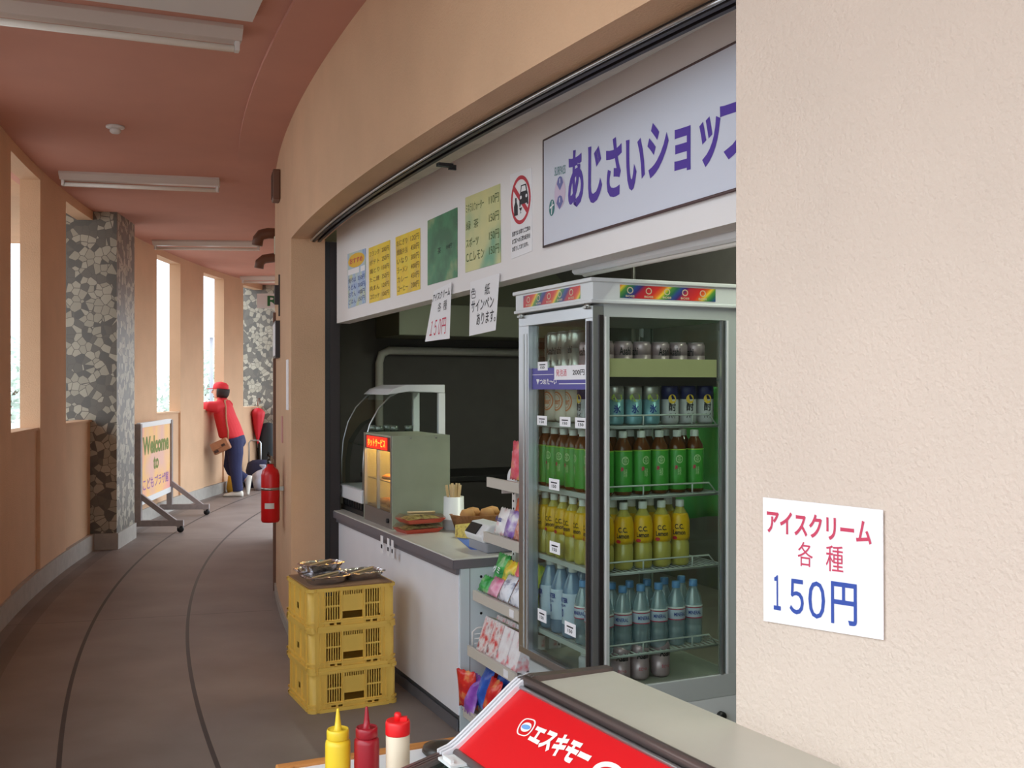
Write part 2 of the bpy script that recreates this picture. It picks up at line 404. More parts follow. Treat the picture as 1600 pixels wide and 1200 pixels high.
# fascia board: slightly tilted lower edge, coved soffit from the shutter rail
FASC = mat('cream_fascia_paint', (240, 236, 236), 0.55, var=0.02, vscale=2)
k = B()
A0, A1 = 1.9, 6.12
def fz(a): return 1.885 + (6.1 - a) * 0.0115
k.add([shop(A0, BF, fz(A0)), shop(A1, BF, fz(A1)), shop(A1, BF, 2.62), shop(A0, BF, 2.62), shop(A0, BF + .08, fz(A0)), shop(A1, BF + .08, fz(A1)), shop(A1, BF + .08, 2.62), shop(A0, BF + .08, 2.62)],
      [(0, 1, 2, 3), (7, 6, 5, 4), (0, 4, 5, 1), (1, 5, 6, 2), (2, 6, 7, 3), (3, 7, 4, 0)], FASC)
struct(k, 'wall_fascia')
SOFF = mat('dusty_soffit_paint', (196, 190, 176), 0.7, var=0.12, vscale=9)
k = B(); n = 14; vs = []; fs = []
for i in range(n + 1):
    p = 18.1 + (29.6 - 18.1) * i / n; o = polar(22.76, p); a = o.dot(U); b = o.dot(V)
    vs += [o + Vector((0, 0, 2.395)), shop(a, max(b + .02, BF - 0.09), 2.43), shop(a, max(b + .03, BF - 0.001), 2.50), shop(a, max(b + .03, BF - .001), 2.66), o + Vector((0, 0, 2.66))]
for i in range(n):
    for j in range(5): fs.append((i * 5 + j, i * 5 + (j + 1) % 5, i * 5 + 5 + (j + 1) % 5, i * 5 + 5 + j))
k.add(vs, fs, SOFF); struct(k, 'trim_2')

def fas(px, py, off=0.0): return hit(px, py, shop(0, BF - off), V)      # a pixel's point on the fascia plane
def onwall(px, py, R=22.9, far=False):
    t = (px - 800) / F; A = 1 + t * t; Bq = -2 * (CX * t + CY); K = CX * CX + CY * CY - R * R
    s = math.sqrt(max(0, Bq * Bq - 4 * A * K)); Y = (-Bq + (s if far else -s)) / 2 / A
    return Vector((t * Y, Y, EYE + (HOR - py) / F * Y))

# shutter rail above and guide at the far jamb
r = thing('shutter_rail', Matrix.Translation(polar(22.75, 23.5, 2.37)), 'dark curved roller shutter rail under the wall above the shop', 'shutter rail')
Mi = r.matrix_world.inverted()
def inl(b, Mi): b.v = [tuple(Mi @ Vector(v)) for v in b.v]; return b
k = B(); k.arc(22.735, 22.75, 18.2, 29.6, 2.366, 2.396, DARK); k.arc(22.765, 22.78, 18.2, 29.6, 2.366, 2.396, DARK); k.arc(22.735, 22.78, 18.2, 29.6, 2.39, 2.4, DARK); inl(k, Mi).build('channel', r)
k = B(); k.tube([polar(22.787, 18.2 + i * 0.4, 2.374) for i in range(28)], 0.006, ALU, 6); inl(k, Mi).build('lip', r)
q = hit(695, 258, Vector((0, 0, 2.36)), Vector((0, 0, 1)))
k = B(); k.cbox(0, 0, 0, .06, .03, .012, BLACK, Matrix.Translation(q) @ Matrix.Rotation(TH, 4, 'Z')); k.cbox(.035, 0.01, -.004, .03, .01, .02, BLACK, Matrix.Translation(q) @ Matrix.Rotation(TH, 4, 'Z')); inl(k, Mi).build('clip', r)
r = thing('shutter_guide', cmat(22.68, 18.0, 0), 'dark upright steel shutter guide at the far jamb of the shop', 'shutter guide')
k = B(); k.box(-0.02, 0.012, -0.02, .05, 0, 2.38, BLACK); k.build('slot', r)
k = B(); k.box(0.012, 0.075, -0.025, .05, 0, 2.38, DARK); k.build('channel', r, bevel=.004)
k = B(); k.box(-0.03, -0.02, -0.03, .05, 0, 2.38, ALU); k.build('lip', r)
# ================================================================ CORRIDOR FITTINGS
TUBE = mat('unlit_tube', (238, 236, 230), 0.25); FIX = mat('lamp_trough', (206, 196, 190), 0.35)
def lamp(phi, label):
    r = thing('fluorescent_lamp', cmat(23.9, phi, ZC), label, 'ceiling lamp', 'fluorescent lamps across the corridor ceiling')
    M = Matrix.Rotation(math.pi / 2, 4, 'Z')
    k = B(); k.prism([(-.085, 0), (-.085, -.018), (-.035, -.055), (.035, -.055), (.085, -.018), (.085, 0)], -.58, .58, FIX, M); k.build('trough', r)
    k = B(); k.tube([(-.55, 0, -.085), (.55, 0, -.085)], .016, TUBE, 12); k.build('tube', r)
    for s in (-1, 1):
        k = B(); k.cbox(s * .562, 0, -.07, .022, .045, .055, WHITEP); k.build('socket', r, bevel=.004)
lamp(21.6, 'unlit white fluorescent lamp nearest the viewer, cut by the left edge')
lamp(12.9, 'unlit white fluorescent lamp, second nearest on the pink ceiling, beyond the smoke detector')
lamp(4.3, 'unlit white fluorescent lamp on the pink ceiling, third nearest, before the tall window slots')
lamp(-4.4, 'small distant fluorescent lamp, farthest on the ceiling, above the umbrella')
q = hit(180, 197, Vector((0, 0, ZC)), Vector((0, 0, 1)))
r = thing('smoke_detector', Matrix.Translation(q), 'small round white smoke detector on the pink ceiling', 'smoke detector')
k = B(); k.lathe([(.055, 0), (.055, -.012), (.03, -.018)], WHITEP, 20); k.build('base', r)
k = B(); k.lathe([(.03, -.018), (.034, -.034), (.024, -.045), (0, -.046)], WHITEP, 20); k.build('sensor', r)
# wall items on the inner wall beyond the shop
r = thing('wall_speaker', cmat(22.9, 15.9, 2.76), 'brown box speaker high on the far inner wall', 'speaker')
k = B(); k.box(-.05, 0, -.09, .09, 0, .2, BROWN); k.build('cabinet', r, bevel=.008)
k = B(); k.box(-.054, -.05, -.075, .075, .02, .18, mat('speaker_cloth', (90, 62, 50), 0.9, bump=.5, bscale=300)); k.build('grille', r)
for phi, L, z, lab in ((10.2, .17, 2.87, 'brown elbow vent pipe on the inner wall, the nearer and higher of two'), (6.6, .29, 2.83, 'brown elbow vent pipe on the inner wall, the farther and lower of two')):
    o = B().tube([(0, 0, 0), (-L * .5, 0, 0), (-L * .85, 0, -.015), (-L, 0, -.05), (-L - .01, 0, -.11)], .048, BROWN, 12).build('vent_pipe', None, cmat(22.9, phi, z)); tag(o, lab, 'vent pipe', 'elbow vents on the inner wall')
GREEN = mat('sign_green', (40, 110, 60), 0.5)
r = thing('direction_sign', cmat(22.9, 3.0, 2.42), 'white sign with a green letter projecting from the far inner wall', 'sign')
k = B(); k.box(-.55, -.12, -.012, .012, 0, .17, PAPER); q = [(-.55, -.013, .17), (-.12, -.013, .17), (-.12, -.013, 0), (-.55, -.013, 0)]
k.text('R', q, (.28, .15, .6, .85), GREEN, .02); k.build('panel', r)
k = B(); k.box(-.13, 0, -.01, .01, .05, .12, BROWN); k.build('bracket', r)
o = B().box(-.035, 0, -.02, .02, 0, .13, DARK).box(-.01, 0, -.03, -.02, -.08, .2, DARK).build('door_closer', None, cmat(22.9, 15.9, 2.06)); tag(o, 'small dark metal bracket on the inner wall below the speaker', 'bracket')
r = thing('framed_notice', cmat(22.9, 15.6, 1.7), 'white framed notice seen edge on, on the far inner wall', 'notice')
k = B(); k.box(-.03, 0, -.16, .16, 0, .25, DARK); k.build('frame', r); k = B(); k.box(-.033, -.03, -.145, .145, .015, .235, PAPER); k.build('sheet', r)
o = B().box(-.006, 0, -.055, .055, 0, .31, PAPER).build('paper_notice', None, cmat(22.9, 17.6, 1.36)); tag(o, 'narrow white paper notice beside the shop jamb', 'notice')
o = B().box(-.006, 0, -.05, .05, 0, .17, mat('pink_paper', (206, 150, 140), .7)).build('paper_notice', None, cmat(22.9, 16.6, 1.14)); tag(o, 'small pink paper notice above the fire extinguisher', 'notice')
o = B().box(-.02, 0, -.05, .05, 0, 2.05, BROWN).build('door_trim', None, cmat(22.9, 14.2, 0)); tag(o, 'brown upright trim strip behind the fire extinguisher', 'trim')
# fire extinguisher
r = thing('fire_extinguisher', cmat(22.985, 16.9, .64), 'red fire extinguisher hung on the inner wall', 'fire extinguisher')
k = B(); k.lathe([(.0, 0), (.052, 0), (.058, .012), (.058, .30), (.05, .33), (.024, .355), (.02, .37)], RED, 24); k.build('cylinder', r)
k = B(); k.lathe([(.02, .37), (.022, .375), (.022, .40), (.012, .405), (.012, .42)], STEEL, 14); k.build('valve', r)
k = B(); k.tube([(0, .01, .415), (-.02, -.05, .43), (-.02, -.10, .445)], .008, BLACK, 8); k.tube([(0, .01, .40), (-.02, -.05, .40), (-.02, -.09, .385)], .007, BLACK, 8); k.build('handle', r)
k = B(); k.tube([(.0, .02, .39), (0, .06, .41), (-.01, .085, .36), (-.02, .08, .2), (-.02, .075, .08)], .011, BLACK, 8); k.build('hose', r)
k = B(); k.lathe([(.0592, .205), (.0592, .222)], STEEL, 24); k.box(.055, .082, -.02, .02, .2, .225, STEEL); k.build('strap', r)
k = B(); R_ = .0586; vs = [(R_ * math.cos(a), R_ * math.sin(a), z) for z in (.09, .125) for a in [math.radians(d) for d in range(230, 291, 10)]]; n = 7
k.add(vs, [(i, i + 1, n + i + 1, n + i) for i in range(n - 1)], mat('label_silver', (200, 196, 190), .4)); k.build('label', r)
# ================================================================ WELCOME BOARD
P1 = Vector((-3.84, 10.66, 0)); P2 = Vector((-4.0, 12.12, 0))
dv = (P2 - P1); L = dv.length; ang = math.atan2(-dv.x, dv.y)
r = thing('welcome_board', Matrix.Translation((P1 + P2) / 2) @ Matrix.Rotation(ang, 4, 'Z'), 'wheeled wooden welcome board with orange panel, beside the mosaic pillar', 'notice board')
WOODG = mat('grey_wood', (150, 140, 138), .7, var=.1, vscale=20)
h2 = L / 2
PEACHP = blotch('orange_poster', [(226, 178, 160), (240, 190, 120), (232, 160, 150)], 2.0, .6, 1.0)
k = B(); k.box(-.012, .012, -h2 + .05, h2 - .05, .34, 1.08, PEACHP)
q = [(.0125, -h2 + .05, 1.08), (.0125, h2 - .05, 1.08), (.0125, h2 - .05, .34), (.0125, -h2 + .05, .34)]
OLIVE = mat('olive_ink', (104, 118, 22), .6); VIO = mat('lilac_ink', (150, 96, 150), .6)
k.text('Welcome', q, (.05, .60, .95, .86), OLIVE, .045); k.text('to', q, (.40, .36, .58, .55), OLIVE, .03)
k.text('こどもプラザ館', q, (.06, .1, .94, .27), VIO, .015); k.build('panel', r)
for z0, z1, nm in ((.28, .34, 'bottom_rail'), (1.08, 1.13, 'top_rail')):
    k = B(); k.box(-.02, .02, -h2, h2, z0, z1, WHITEP); k.build(nm, r)
for s in (-1, 1):
    k = B(); k.box(-.03, .03, s * h2 - .035, s * h2 + .035, .08, 1.12, WOODG); k.build('post', r)
    fo = B(); fo.box(-.42, .45, s * h2 - .03, s * h2 + .03, .07, .13, WOODG)
    for sx in (-1, 1):
        M = Matrix.Translation((sx * .2, s * h2, .24)) @ Matrix.Rotation(sx * math.radians(38), 4, 'Y'); fo.cbox(0, 0, 0, .56, .045, .05, WOODG, M)
    fo = fo.build('foot', r)
    for sx in (-.38, .42):
        k = B(); k.lathe([(.0, -.014), (.034, -.014), (.036, 0), (.034, .014), (0, .014)], BLACK, 14, Matrix.Translation((sx, s * h2, .036)) @ Matrix.Rotation(math.pi / 2, 4, 'X')); k.box(sx - .012, sx + .012, s * h2 - .02, s * h2 + .02, .05, .075, BLACK); k.build('caster', fo)
# ================================================================ PERSON AT THE PARAPET
def fuse(k, name, parent, voxel=.010, smooth=6):
    """several overlapping tapered volumes fused into ONE continuous skin"""
    o = k.build(name, parent); r = o.modifiers.new('fuse', 'REMESH'); r.mode = 'VOXEL'; r.voxel_size = voxel; r.use_smooth_shade = True
    s = o.modifiers.new('smooth', 'SMOOTH'); s.factor = .5; s.iterations = smooth; return o
def loft(k, rings, mt, n=18):
    """rings of (x, y, z, rx, ry): elliptical body sections"""
    vs = [(x + rx * math.cos(2 * math.pi * i / n), y + ry * math.sin(2 * math.pi * i / n), z) for x, y, z, rx, ry in rings for i in range(n)]; m = len(rings)
    k.add(vs, [(j * n + i, j * n + (i + 1) % n, (j + 1) * n + (i + 1) % n, (j + 1) * n + i) for j in range(m - 1) for i in range(n)] + [tuple(range(n - 1, -1, -1)), tuple((m - 1) * n + i for i in range(n))], mt, True)
SKIN = mat('skin', (214, 160, 132), .55); JACK = mat('red_jacket', (214, 40, 50), .7, bump=.3, bscale=30); JEAN = mat('navy_trousers', (40, 44, 84), .8, bump=.3, bscale=40)
SHOE = mat('white_shoe', (222, 216, 206), .6); HAIR = mat('dark_hair', (44, 30, 28), .7)
pm = Matrix.Translation(Vector((-4.12, 14.3, 0))) @ Matrix.Rotation(math.radians(-2), 4, 'Z')
pr = thing('person', pm, 'person in red cap, red jacket and navy trousers leaning on the parapet', 'person')
HX, HY, HZ = .09, .02, 1.445
k = B()
loft(k, [(.3, .02, .72, .08, .12), (.28, .02, .85, .1, .14), (.2, .02, 1.05, .09, .13), (.15, .02, 1.22, .08, .14), (.125, .02, 1.3, .055, .07), (.11, .02, 1.36, .05, .05), (.1, .02, 1.40, .05, .05)], SKIN)
loft(k, [(HX - .01, HY, HZ - .105, .03, .03), (HX - .015, HY, HZ - .085, .065, .05), (HX - .005, HY, HZ - .04, .09, .068), (HX, HY, HZ + .01, .1, .075), (HX + .005, HY, HZ + .06, .092, .07), (HX + .005, HY, HZ + .1, .055, .045), (HX + .005, HY, HZ + .112, .02, .02)], SKIN)
k.tube([(HX - .095, HY, HZ + .02), (HX - .116, HY, HZ - .018), (HX - .09, HY, HZ - .026)], [.012, .015, .012], SKIN, 8)                     # nose
for s in (-1, 1): k.tube([(HX + .005, HY + s * .072, HZ + .02), (HX + .012, HY + s * .088, HZ), (HX + .002, HY + s * .076, HZ - .028)], [.014, .016, .010], SKIN, 8)   # ears
for s, hand in ((-1, (-.135, -.10, 1.252)), (1, (-.13, .13, 1.258))):
    k.tube([(.15, s * .17, 1.25), (.01, s * .235 + .01, 1.232), hand], [.035, .034, .028], SKIN, 10)
    hv = Vector(hand); dr = Vector((-.55, -s * .83, 0)); sd_ = Vector((-.83, .55 * s, 0))
    k.tube([hv, hv + dr * .04, hv + dr * .085], [.026, .034, .03], SKIN, 10)                                                        # palm
    for i in range(4):
        b0 = hv + dr * .08 + sd_ * (-.03 + .02 * i); L_ = (.05, .062, .066, .056)[i]
        k.tube([b0, b0 + dr * L_ * .55 + Vector((0, 0, .006)), b0 + dr * L_ + Vector((0, 0, -.014))], [.0095, .009, .008], SKIN, 7)
    t0 = hv + dr * .03 + sd_ * .028; k.tube([t0, t0 + sd_ * .03 + dr * .015, t0 + sd_ * .036 + dr * .045], [.012, .011, .009], SKIN, 7)  # thumb
k.tube([(.31, -.08, .75), (.335, -.09, .42), (.375, -.09, .09)], [.09, .06, .042], SKIN, 10)
k.tube([(.28, .11, .75), (.19, .10, .39), (.43, .10, .22)], [.09, .06, .042], SKIN, 10)
fuse(k, 'body', pr, .007, 3)
k = B()
loft(k, [(.255, .02, .795, .155, .195), (.25, .02, .82, .17, .21), (.235, .02, .88, .168, .21), (.2, .02, .99, .16, .21), (.155, .02, 1.12, .142, .215), (.14, .02, 1.23, .115, .2), (.128, .02, 1.3, .085, .13), (.118, .02, 1.345, .062, .07), (.112, .02, 1.36, .055, .058)], JACK, 24)
for s, cuff in ((-1, (-.125, -.115, 1.252)), (1, (-.12, .145, 1.258))):
    k.tube([(.155, s * .13 + .02, 1.25), (.09, s * .2 + .02, 1.225), (0, s * .235 + .01, 1.238), (-.03, s * .215 + .01, 1.246), cuff], [.085, .08, .066, .06, .047], JACK, 14)
fuse(k, 'jacket', pr, .010, 5)
k = B()
loft(k, [(.305, .02, .68, .11, .16), (.3, .02, .74, .145, .185), (.285, .02, .82, .14, .185), (.27, .02, .88, .125, .17)], JEAN, 20)
k.tube([(.315, -.07, .78), (.335, -.085, .6), (.335, -.09, .42), (.355, -.09, .24), (.372, -.09, .075)], [.12, .108, .088, .076, .07], JEAN, 14)
k.tube([(.285, .11, .78), (.235, .105, .58), (.2, .10, .40), (.225, .10, .345), (.33, .10, .28), (.425, .10, .225)], [.12, .105, .088, .082, .074, .066], JEAN, 14)
fuse(k, 'trousers', pr, .010, 5)
def shoe(M):
    k = B(); n = 12; ring = [(-.15, .028, .03), (-.13, .042, .045), (-.06, .047, .06), (.02, .04, .09), (.09, .038, .10), (.115, .025, .07)]
    vs = []
    for x, w_, h_ in ring:
        for i in range(n):
            a = 2 * math.pi * i / n; vs.append((x, w_ * math.cos(a), max(0, h_ * .5 + h_ * .5 * math.sin(a))))
    fs = [(j * n + i, j * n + (i + 1) % n, (j + 1) * n + (i + 1) % n, (j + 1) * n + i) for j in range(5) for i in range(n)] + [tuple(range(n - 1, -1, -1)), tuple(5 * n + i for i in range(n))]
    k.add(vs, fs, SHOE, True, M); k.build('shoe', pr)
shoe(Matrix.Translation((.325, -.09, 0))); shoe(Matrix.Translation((.495, .10, .155)) @ Matrix.Rotation(math.radians(-80), 4, 'Y'))
hm = Matrix.Translation((HX + .003, HY, HZ)) @ Matrix.Rotation(math.radians(6), 4, 'Y')
CAP = mat('red_cap', (222, 44, 54), .7)
k = B(); k.lathe([(.104, .025), (.108, .05), (.1, .09), (.066, .12), (0, .132)], CAP, 24, hm, True, .82)
k.add([hm @ Vector(p) for p in [(-.09, -.06, .034), (-.09, .06, .034), (-.17, .055, .02), (-.19, 0, .016), (-.17, -.055, .02), (-.09, -.06, .024), (-.09, .06, .024), (-.17, .055, .01), (-.19, 0, .006), (-.17, -.055, .01)]], [(0, 4, 3, 2, 1), (5, 6, 7, 8, 9), (0, 1, 6, 5), (1, 2, 7, 6), (2, 3, 8, 7), (3, 4, 9, 8), (4, 0, 5, 9)], CAP)
k.build('cap', pr)
k = B(); vs = []; n = 14
for j, (rr, z) in enumerate(((.104, .035), (.108, 0), (.102, -.04), (.082, -.075))):
    for i in range(n): a = math.radians(-100 + 200 * i / (n - 1)); vs.append(hm @ Vector((rr * math.cos(a), rr * .82 * math.sin(a), z)))
fs = [(j * n + i, j * n + i + 1, (j + 1) * n + i + 1, (j + 1) * n + i) for j in range(3) for i in range(n - 1)]
k.add(vs, fs, HAIR, True); o = k.build('hair', pr); sd = o.modifiers.new('thick', 'SOLIDIFY'); sd.thickness = .02
k = B(); k.tube([(HX - .088, HY - .022, HZ - .05), (HX - .094, HY, HZ - .052), (HX - .088, HY + .022, HZ - .05)], .005, mat('lips', (180, 100, 90), .6), 6); k.build('mouth', pr)
for s in (-1, 1):
    k = B(); k.lathe([(0, -.008), (.009, 0), (0, .008)], HAIR, 8, Matrix.Translation((HX - .088, HY + s * .032, HZ + .012))); k.build('eye', pr)
# shoulder bag carried by the person
r = thing('shoulder_bag', pm @ Matrix.Translation((.185, -.245, .70)) @ Matrix.Rotation(math.radians(-25), 4, 'Y'), 'tan shoulder bag with dark trim worn by the person in red', 'bag')
TAN = mat('tan_leather', (176, 122, 90), .6, var=.1, vscale=15); DBR = mat('dark_brown_trim', (66, 44, 40), .6)
k = B(); k.cbox(0, 0, 0, .25, .07, .16, TAN); k.build('body', r, bevel=.02)
k = B(); k.cbox(.0, -.042, .03, .24, .014, .10, TAN); k.build('flap', r, bevel=.006)
k = B(); k.cbox(-.07, -.052, -.045, .06, .01, .035, DBR); k.build('buckle', r)
k = B(); k.cbox(.05, -.052, .0, .05, .01, .03, DBR); k.build('buckle', r)
k = B(); Mi = r.matrix_world.inverted() @ pm
k.tube([Mi @ Vector(p) for p in [(.28, -.24, .79), (.275, -.215, .9), (.25, -.2, 1.0), (.235, -.19, 1.12), (.225, -.16, 1.22), (.185, -.08, 1.318), (.18, .04, 1.325)]], .012, TAN, 6); k.build('strap', r)
# things beside the person
q = onfloor(403, 768)
def crumple(name, M, rx, ry, rz, mt, label, cat, knot=True, seed=1, amp=.16):
    rnd = random.Random(seed); k = B(); n = 18; prof = [(0, 0), (.75, 0), (.98, .18), (1, .42), (.86, .66), (.55, .82), (.2, .88), (.12, .92), (.3, 1.02), (.34, 1.08)] if knot else [(0, 0), (.85, 0), (1, .2), (1, .6), (.85, .88), (.5, .98), (0, 1)]
    vs = []; m = len(prof)
    for j, (a, z) in enumerate(prof):
        for i in range(n):
            t = 2 * math.pi * i / n; d = 1 + (rnd.random() - .5) * amp * 2 * (1 if 0 < j else 0); vs.append((a * rx * d * math.cos(t), a * ry * d * math.sin(t), z * rz))
    k.add(vs, [(j * n + i, j * n + (i + 1) % n, (j + 1) * n + (i + 1) % n, (j + 1) * n + i) for j in range(m - 1) for i in range(n)], mt, True)
    return tag(k.build(name, None, M), label, cat)
crumple('plastic_bag', Matrix.Translation((-3.63, 15.15, 0)), .16, .14, .34, mat('translucent_bag', (196, 198, 214), .3), 'crumpled pale plastic bag on the floor behind the person', 'bag', True, 3, .22)
crumple('tote_bag', Matrix.Translation((-3.77, 15.5, 0)), .2, .1, .42, mat('navy_bag', (34, 36, 66), .7), 'dark navy bag on the floor below the red umbrella', 'bag', False, 5, .1)
r = thing('folding_cart', Matrix.Translation((-3.9, 15.6, 0)), 'grey metal cart handle standing behind the person', 'cart')
k = B(); k.tube([(-.06, 0, .1), (-.06, 0, .66), (-.03, 0, .7), (.09, 0, .7), (.12, 0, .66), (.12, 0, .1)], .012, ALU, 8); k.build('handle', r)
k = B(); k.box(-.1, .16, -.02, .12, .0, .1, DARK); k.build('base', r)
crumple('yellow_bag', Matrix.Translation((-3.97, 14.75, 0)), .085, .08, .27, mat('yellow_bag', (214, 160, 40), .5), 'small yellow bag on the floor between legs and parapet', 'bag', False, 8, .12)
crumple('backpack', Matrix.Translation(polar(24.45, -6.9)), .15, .14, .95, mat('dark_bag', (38, 46, 50), .7), 'dark tall bag leaning by the pillar past the umbrella', 'bag', False, 9, .12)
# umbrella
r = thing('umbrella', cmat(24.55, -6.5, .62), 'closed red umbrella hung by its hook on the parapet', 'umbrella')
k = B(); n = 16; prof = [(.008, 0.0), (.04, .1), (.095, .28), (.14, .44), (.15, .49), (.09, .54), (.02, .56)]; vs = []
for rr, z in prof:
    for i in range(n): vs.append((rr * (1 if i % 2 else .78) * math.cos(2 * math.pi * i / n) * .7, rr * (1 if i % 2 else .78) * math.sin(2 * math.pi * i / n), z))
k.add(vs, [(j * n + i, j * n + (i + 1) % n, (j + 1) * n + (i + 1) % n, (j + 1) * n + i) for j in range(6) for i in range(n)], mat('red_umbrella_cloth', (206, 28, 44), .6), True); k.build('canopy', r)
k = B(); k.tube([(0, 0, -.06), (0, 0, .6)], .006, STEEL, 6); k.build('shaft', r)
k = B(); k.tube([(0, 0, .58), (0, 0, .66), (.0, .02, .70), (0.0, .06, .71), (0, .09, .68), (0, .095, .645)], .008, BROWN, 8); k.build('handle', r)
# outside: pale trees and a lamp post beyond the slots
LEAF = mat('flare_washed_leaf', (204, 214, 206), .7, var=.1); BARK = mat('bark', (120, 104, 90), .9)  # the flare washing out the view is put into the leaf colour
def tree(name, x, y, h0, rad, seed, label):
    rnd = random.Random(seed); r = thing(name, Matrix.Translation((x, y, -.06)), label, 'tree', 'trees outside the window slots')
    k = B(); k.tube([(0, 0, 0), (.05, 0, h0 * .5), (0, .05, h0 * .85)], [.09, .07, .03], BARK, 8)
    for i in range(5): a = i * 1.3; k.tube([(0, 0, h0 * .5), (rad * .5 * math.cos(a), rad * .5 * math.sin(a), h0 * .75)], [.03, .012], BARK, 6)
    k.build('trunk', r)
    k = B()
    for i in range(900):
        while True:
            p = Vector((rnd.uniform(-1, 1), rnd.uniform(-1, 1), rnd.uniform(-1, 1)))
            if p.length < 1: break
        p = Vector((p.x * rad, p.y * rad, h0 * .75 + p.z * rad * .8)); s = rad * .09
        a = Vector((rnd.uniform(-1, 1), rnd.uniform(-1, 1), rnd.uniform(-1, 1))).normalized(); b = a.orthogonal().normalized(); cc = a.cross(b)
        k.add([p + b * s, p + cc * s * .6, p - b * s, p - cc * s * .6], [(0, 1, 2, 3)], LEAF)
    k.build('foliage', r)
tree('garden_tree', -9.3, 27.0, 1.5, 1.0, 1, 'pale bush outside the second tall window slot from the pillar')
tree('garden_tree', -8.6, 29.5, 2.4, 1.1, 2, 'pale tree outside the slot where the person leans')
tree('garden_tree', -14.6, 30.0, 2.4, 1.6, 3, 'pale tree outside beyond the leftmost window slot')
r = thing('lamp_post', Matrix.Translation((-7.25, 25.0, -.06)), 'thin grey lamp post outside the slot above the person', 'lamp post')
k = B(); k.tube([(0, 0, 0), (0, 0, 2.75)], .045, mat('post_grey', (150, 150, 158), .5), 10); k.build('pole', r)
k = B(); k.lathe([(.04, 2.75), (.12, 2.8), (.1, 2.95), (0, 3.0)], WHITEP, 12); k.build('lantern', r)
# ================================================================ NOTICES ON THE FASCIA
YEL = blotch('yellow_menu_print', [(238, 214, 60), (244, 206, 20), (226, 190, 70)], 9, .45)
GRN = blotch('green_menu_print', [(40, 104, 66), (60, 134, 88), (168, 172, 120)], 7, .4, 4, stops=[.4, .55, .78])
GYL = blotch('green_yellow_menu_print', [(222, 216, 150), (206, 208, 150), (110, 172, 136)], 4.5, .4, 2)
BLU = blotch('blue_menu_print', [(150, 176, 222), (184, 206, 224), (206, 212, 160)], 12, .45)
BROWNI = mat('brown_ink', (110, 74, 30), .6); GRNI = mat('green_ink', (74, 96, 40), .6)
def poster(name, pxq, mt, label, cat, group, off=.003, n=None, plane=None):
    q = plane or [fas(x, y, off) for x, y in pxq]; b = B(); b.sheet(q, .002, mt); return b, q
def done(b, name, label, cat, group=None): return tag(centred(b, name), label, cat, group)
G_ = 'menu sheets on the fascia'
b, q = poster('', [(543, 397), (571, 388), (571, 473), (544, 482)], BLU, '', '', '')
b.disc(q, .5, .84, .46, .13, mat('orange_oval', (240, 190, 40), .5)); b.text('おすすめ', q, (.14, .79, .86, .89), INKR, .02, .0012)
b.rect(q, .03, .60, .66, .70, PAPER); b.rect(q, .74, .60, .97, .70, PAPER)
for i, (t, pz) in enumerate((('焼そば', '350円'), ('うどん', '300円'), ('おでん', '400円'), ('ごはん', '150円'))): b.text(t, q, (.04, .45 - .13 * i, .48, .54 - .13 * i), INKB, .0); b.text(pz, q, (.6, .45 - .13 * i, .97, .54 - .13 * i), INKB, .0)
done(b, 'menu_sheet', 'small blue menu sheet with a yellow oval, leftmost on the fascia', 'poster', G_)
b, q = poster('', [(576, 388), (609, 375), (609, 465), (577, 474)], YEL, '', '', '')
for i, (t, pz) in enumerate((('フランク', '200円'), ('ポテト', '250円'), ('焼とり', '150円'), ('たこ焼', '350円'), ('肉まん', '120円'), ('コロッケ', '100円'))): b.text(t, q, (.05, .83 - .155 * i, .52, .92 - .155 * i), BROWNI, .0); b.text(pz, q, (.64, .83 - .155 * i, .97, .92 - .155 * i), BROWNI, .0)
done(b, 'menu_sheet', 'yellow menu sheet second from the left on the fascia, beside the blue one', 'poster', G_)
b, q = poster('', [(618, 371), (656, 356), (656, 452), (620, 462)], YEL, '', '', '')
for i, (t, pz) in enumerate((('おにぎり', '120円'), ('焼飯弁当', '450円'), ('いなり', '300円'), ('ラーメン', '400円'), ('カレー', '450円'), ('コーヒー', '200円'))): b.text(t, q, (.05, .83 - .155 * i, .5, .93 - .155 * i), BROWNI, .0); b.text(pz, q, (.64, .83 - .155 * i, .97, .93 - .155 * i), BROWNI, .0)
done(b, 'menu_sheet', 'larger yellow menu sheet just left of the dark green one', 'poster', G_)
b, q = poster('', [(668, 345), (714, 324), (714, 433), (668, 446)], GRN, '', '', '')
b.text('茶', q, (.36, .42, .48, .52), INK, 0); b.text('110円', q, (.66, .45, .84, .52), INK, 0)
done(b, 'menu_sheet', 'dark green menu sheet in the middle of the fascia', 'poster', G_)
b, q = poster('', [(727, 309), (781, 287), (782, 410), (727, 426)], GYL, '', '', '')
for t, pz, y in (('ミネラルウォーター', '110円', .80), ('緑  茶', '150円', .57), ('スポーツ', '150円', .34), ('C.C.レモン', '150円', .15)):
    b.text(t, q, (.03, y - .02, .56 if len(t) > 4 else .4, y + .1), GRNI, .0); b.text(pz, q, (.70, y - .02, .97, y + .1), GRNI, .0)
done(b, 'menu_sheet', 'pale green and yellow drinks price sheet beside the prohibition sign', 'poster', G_)
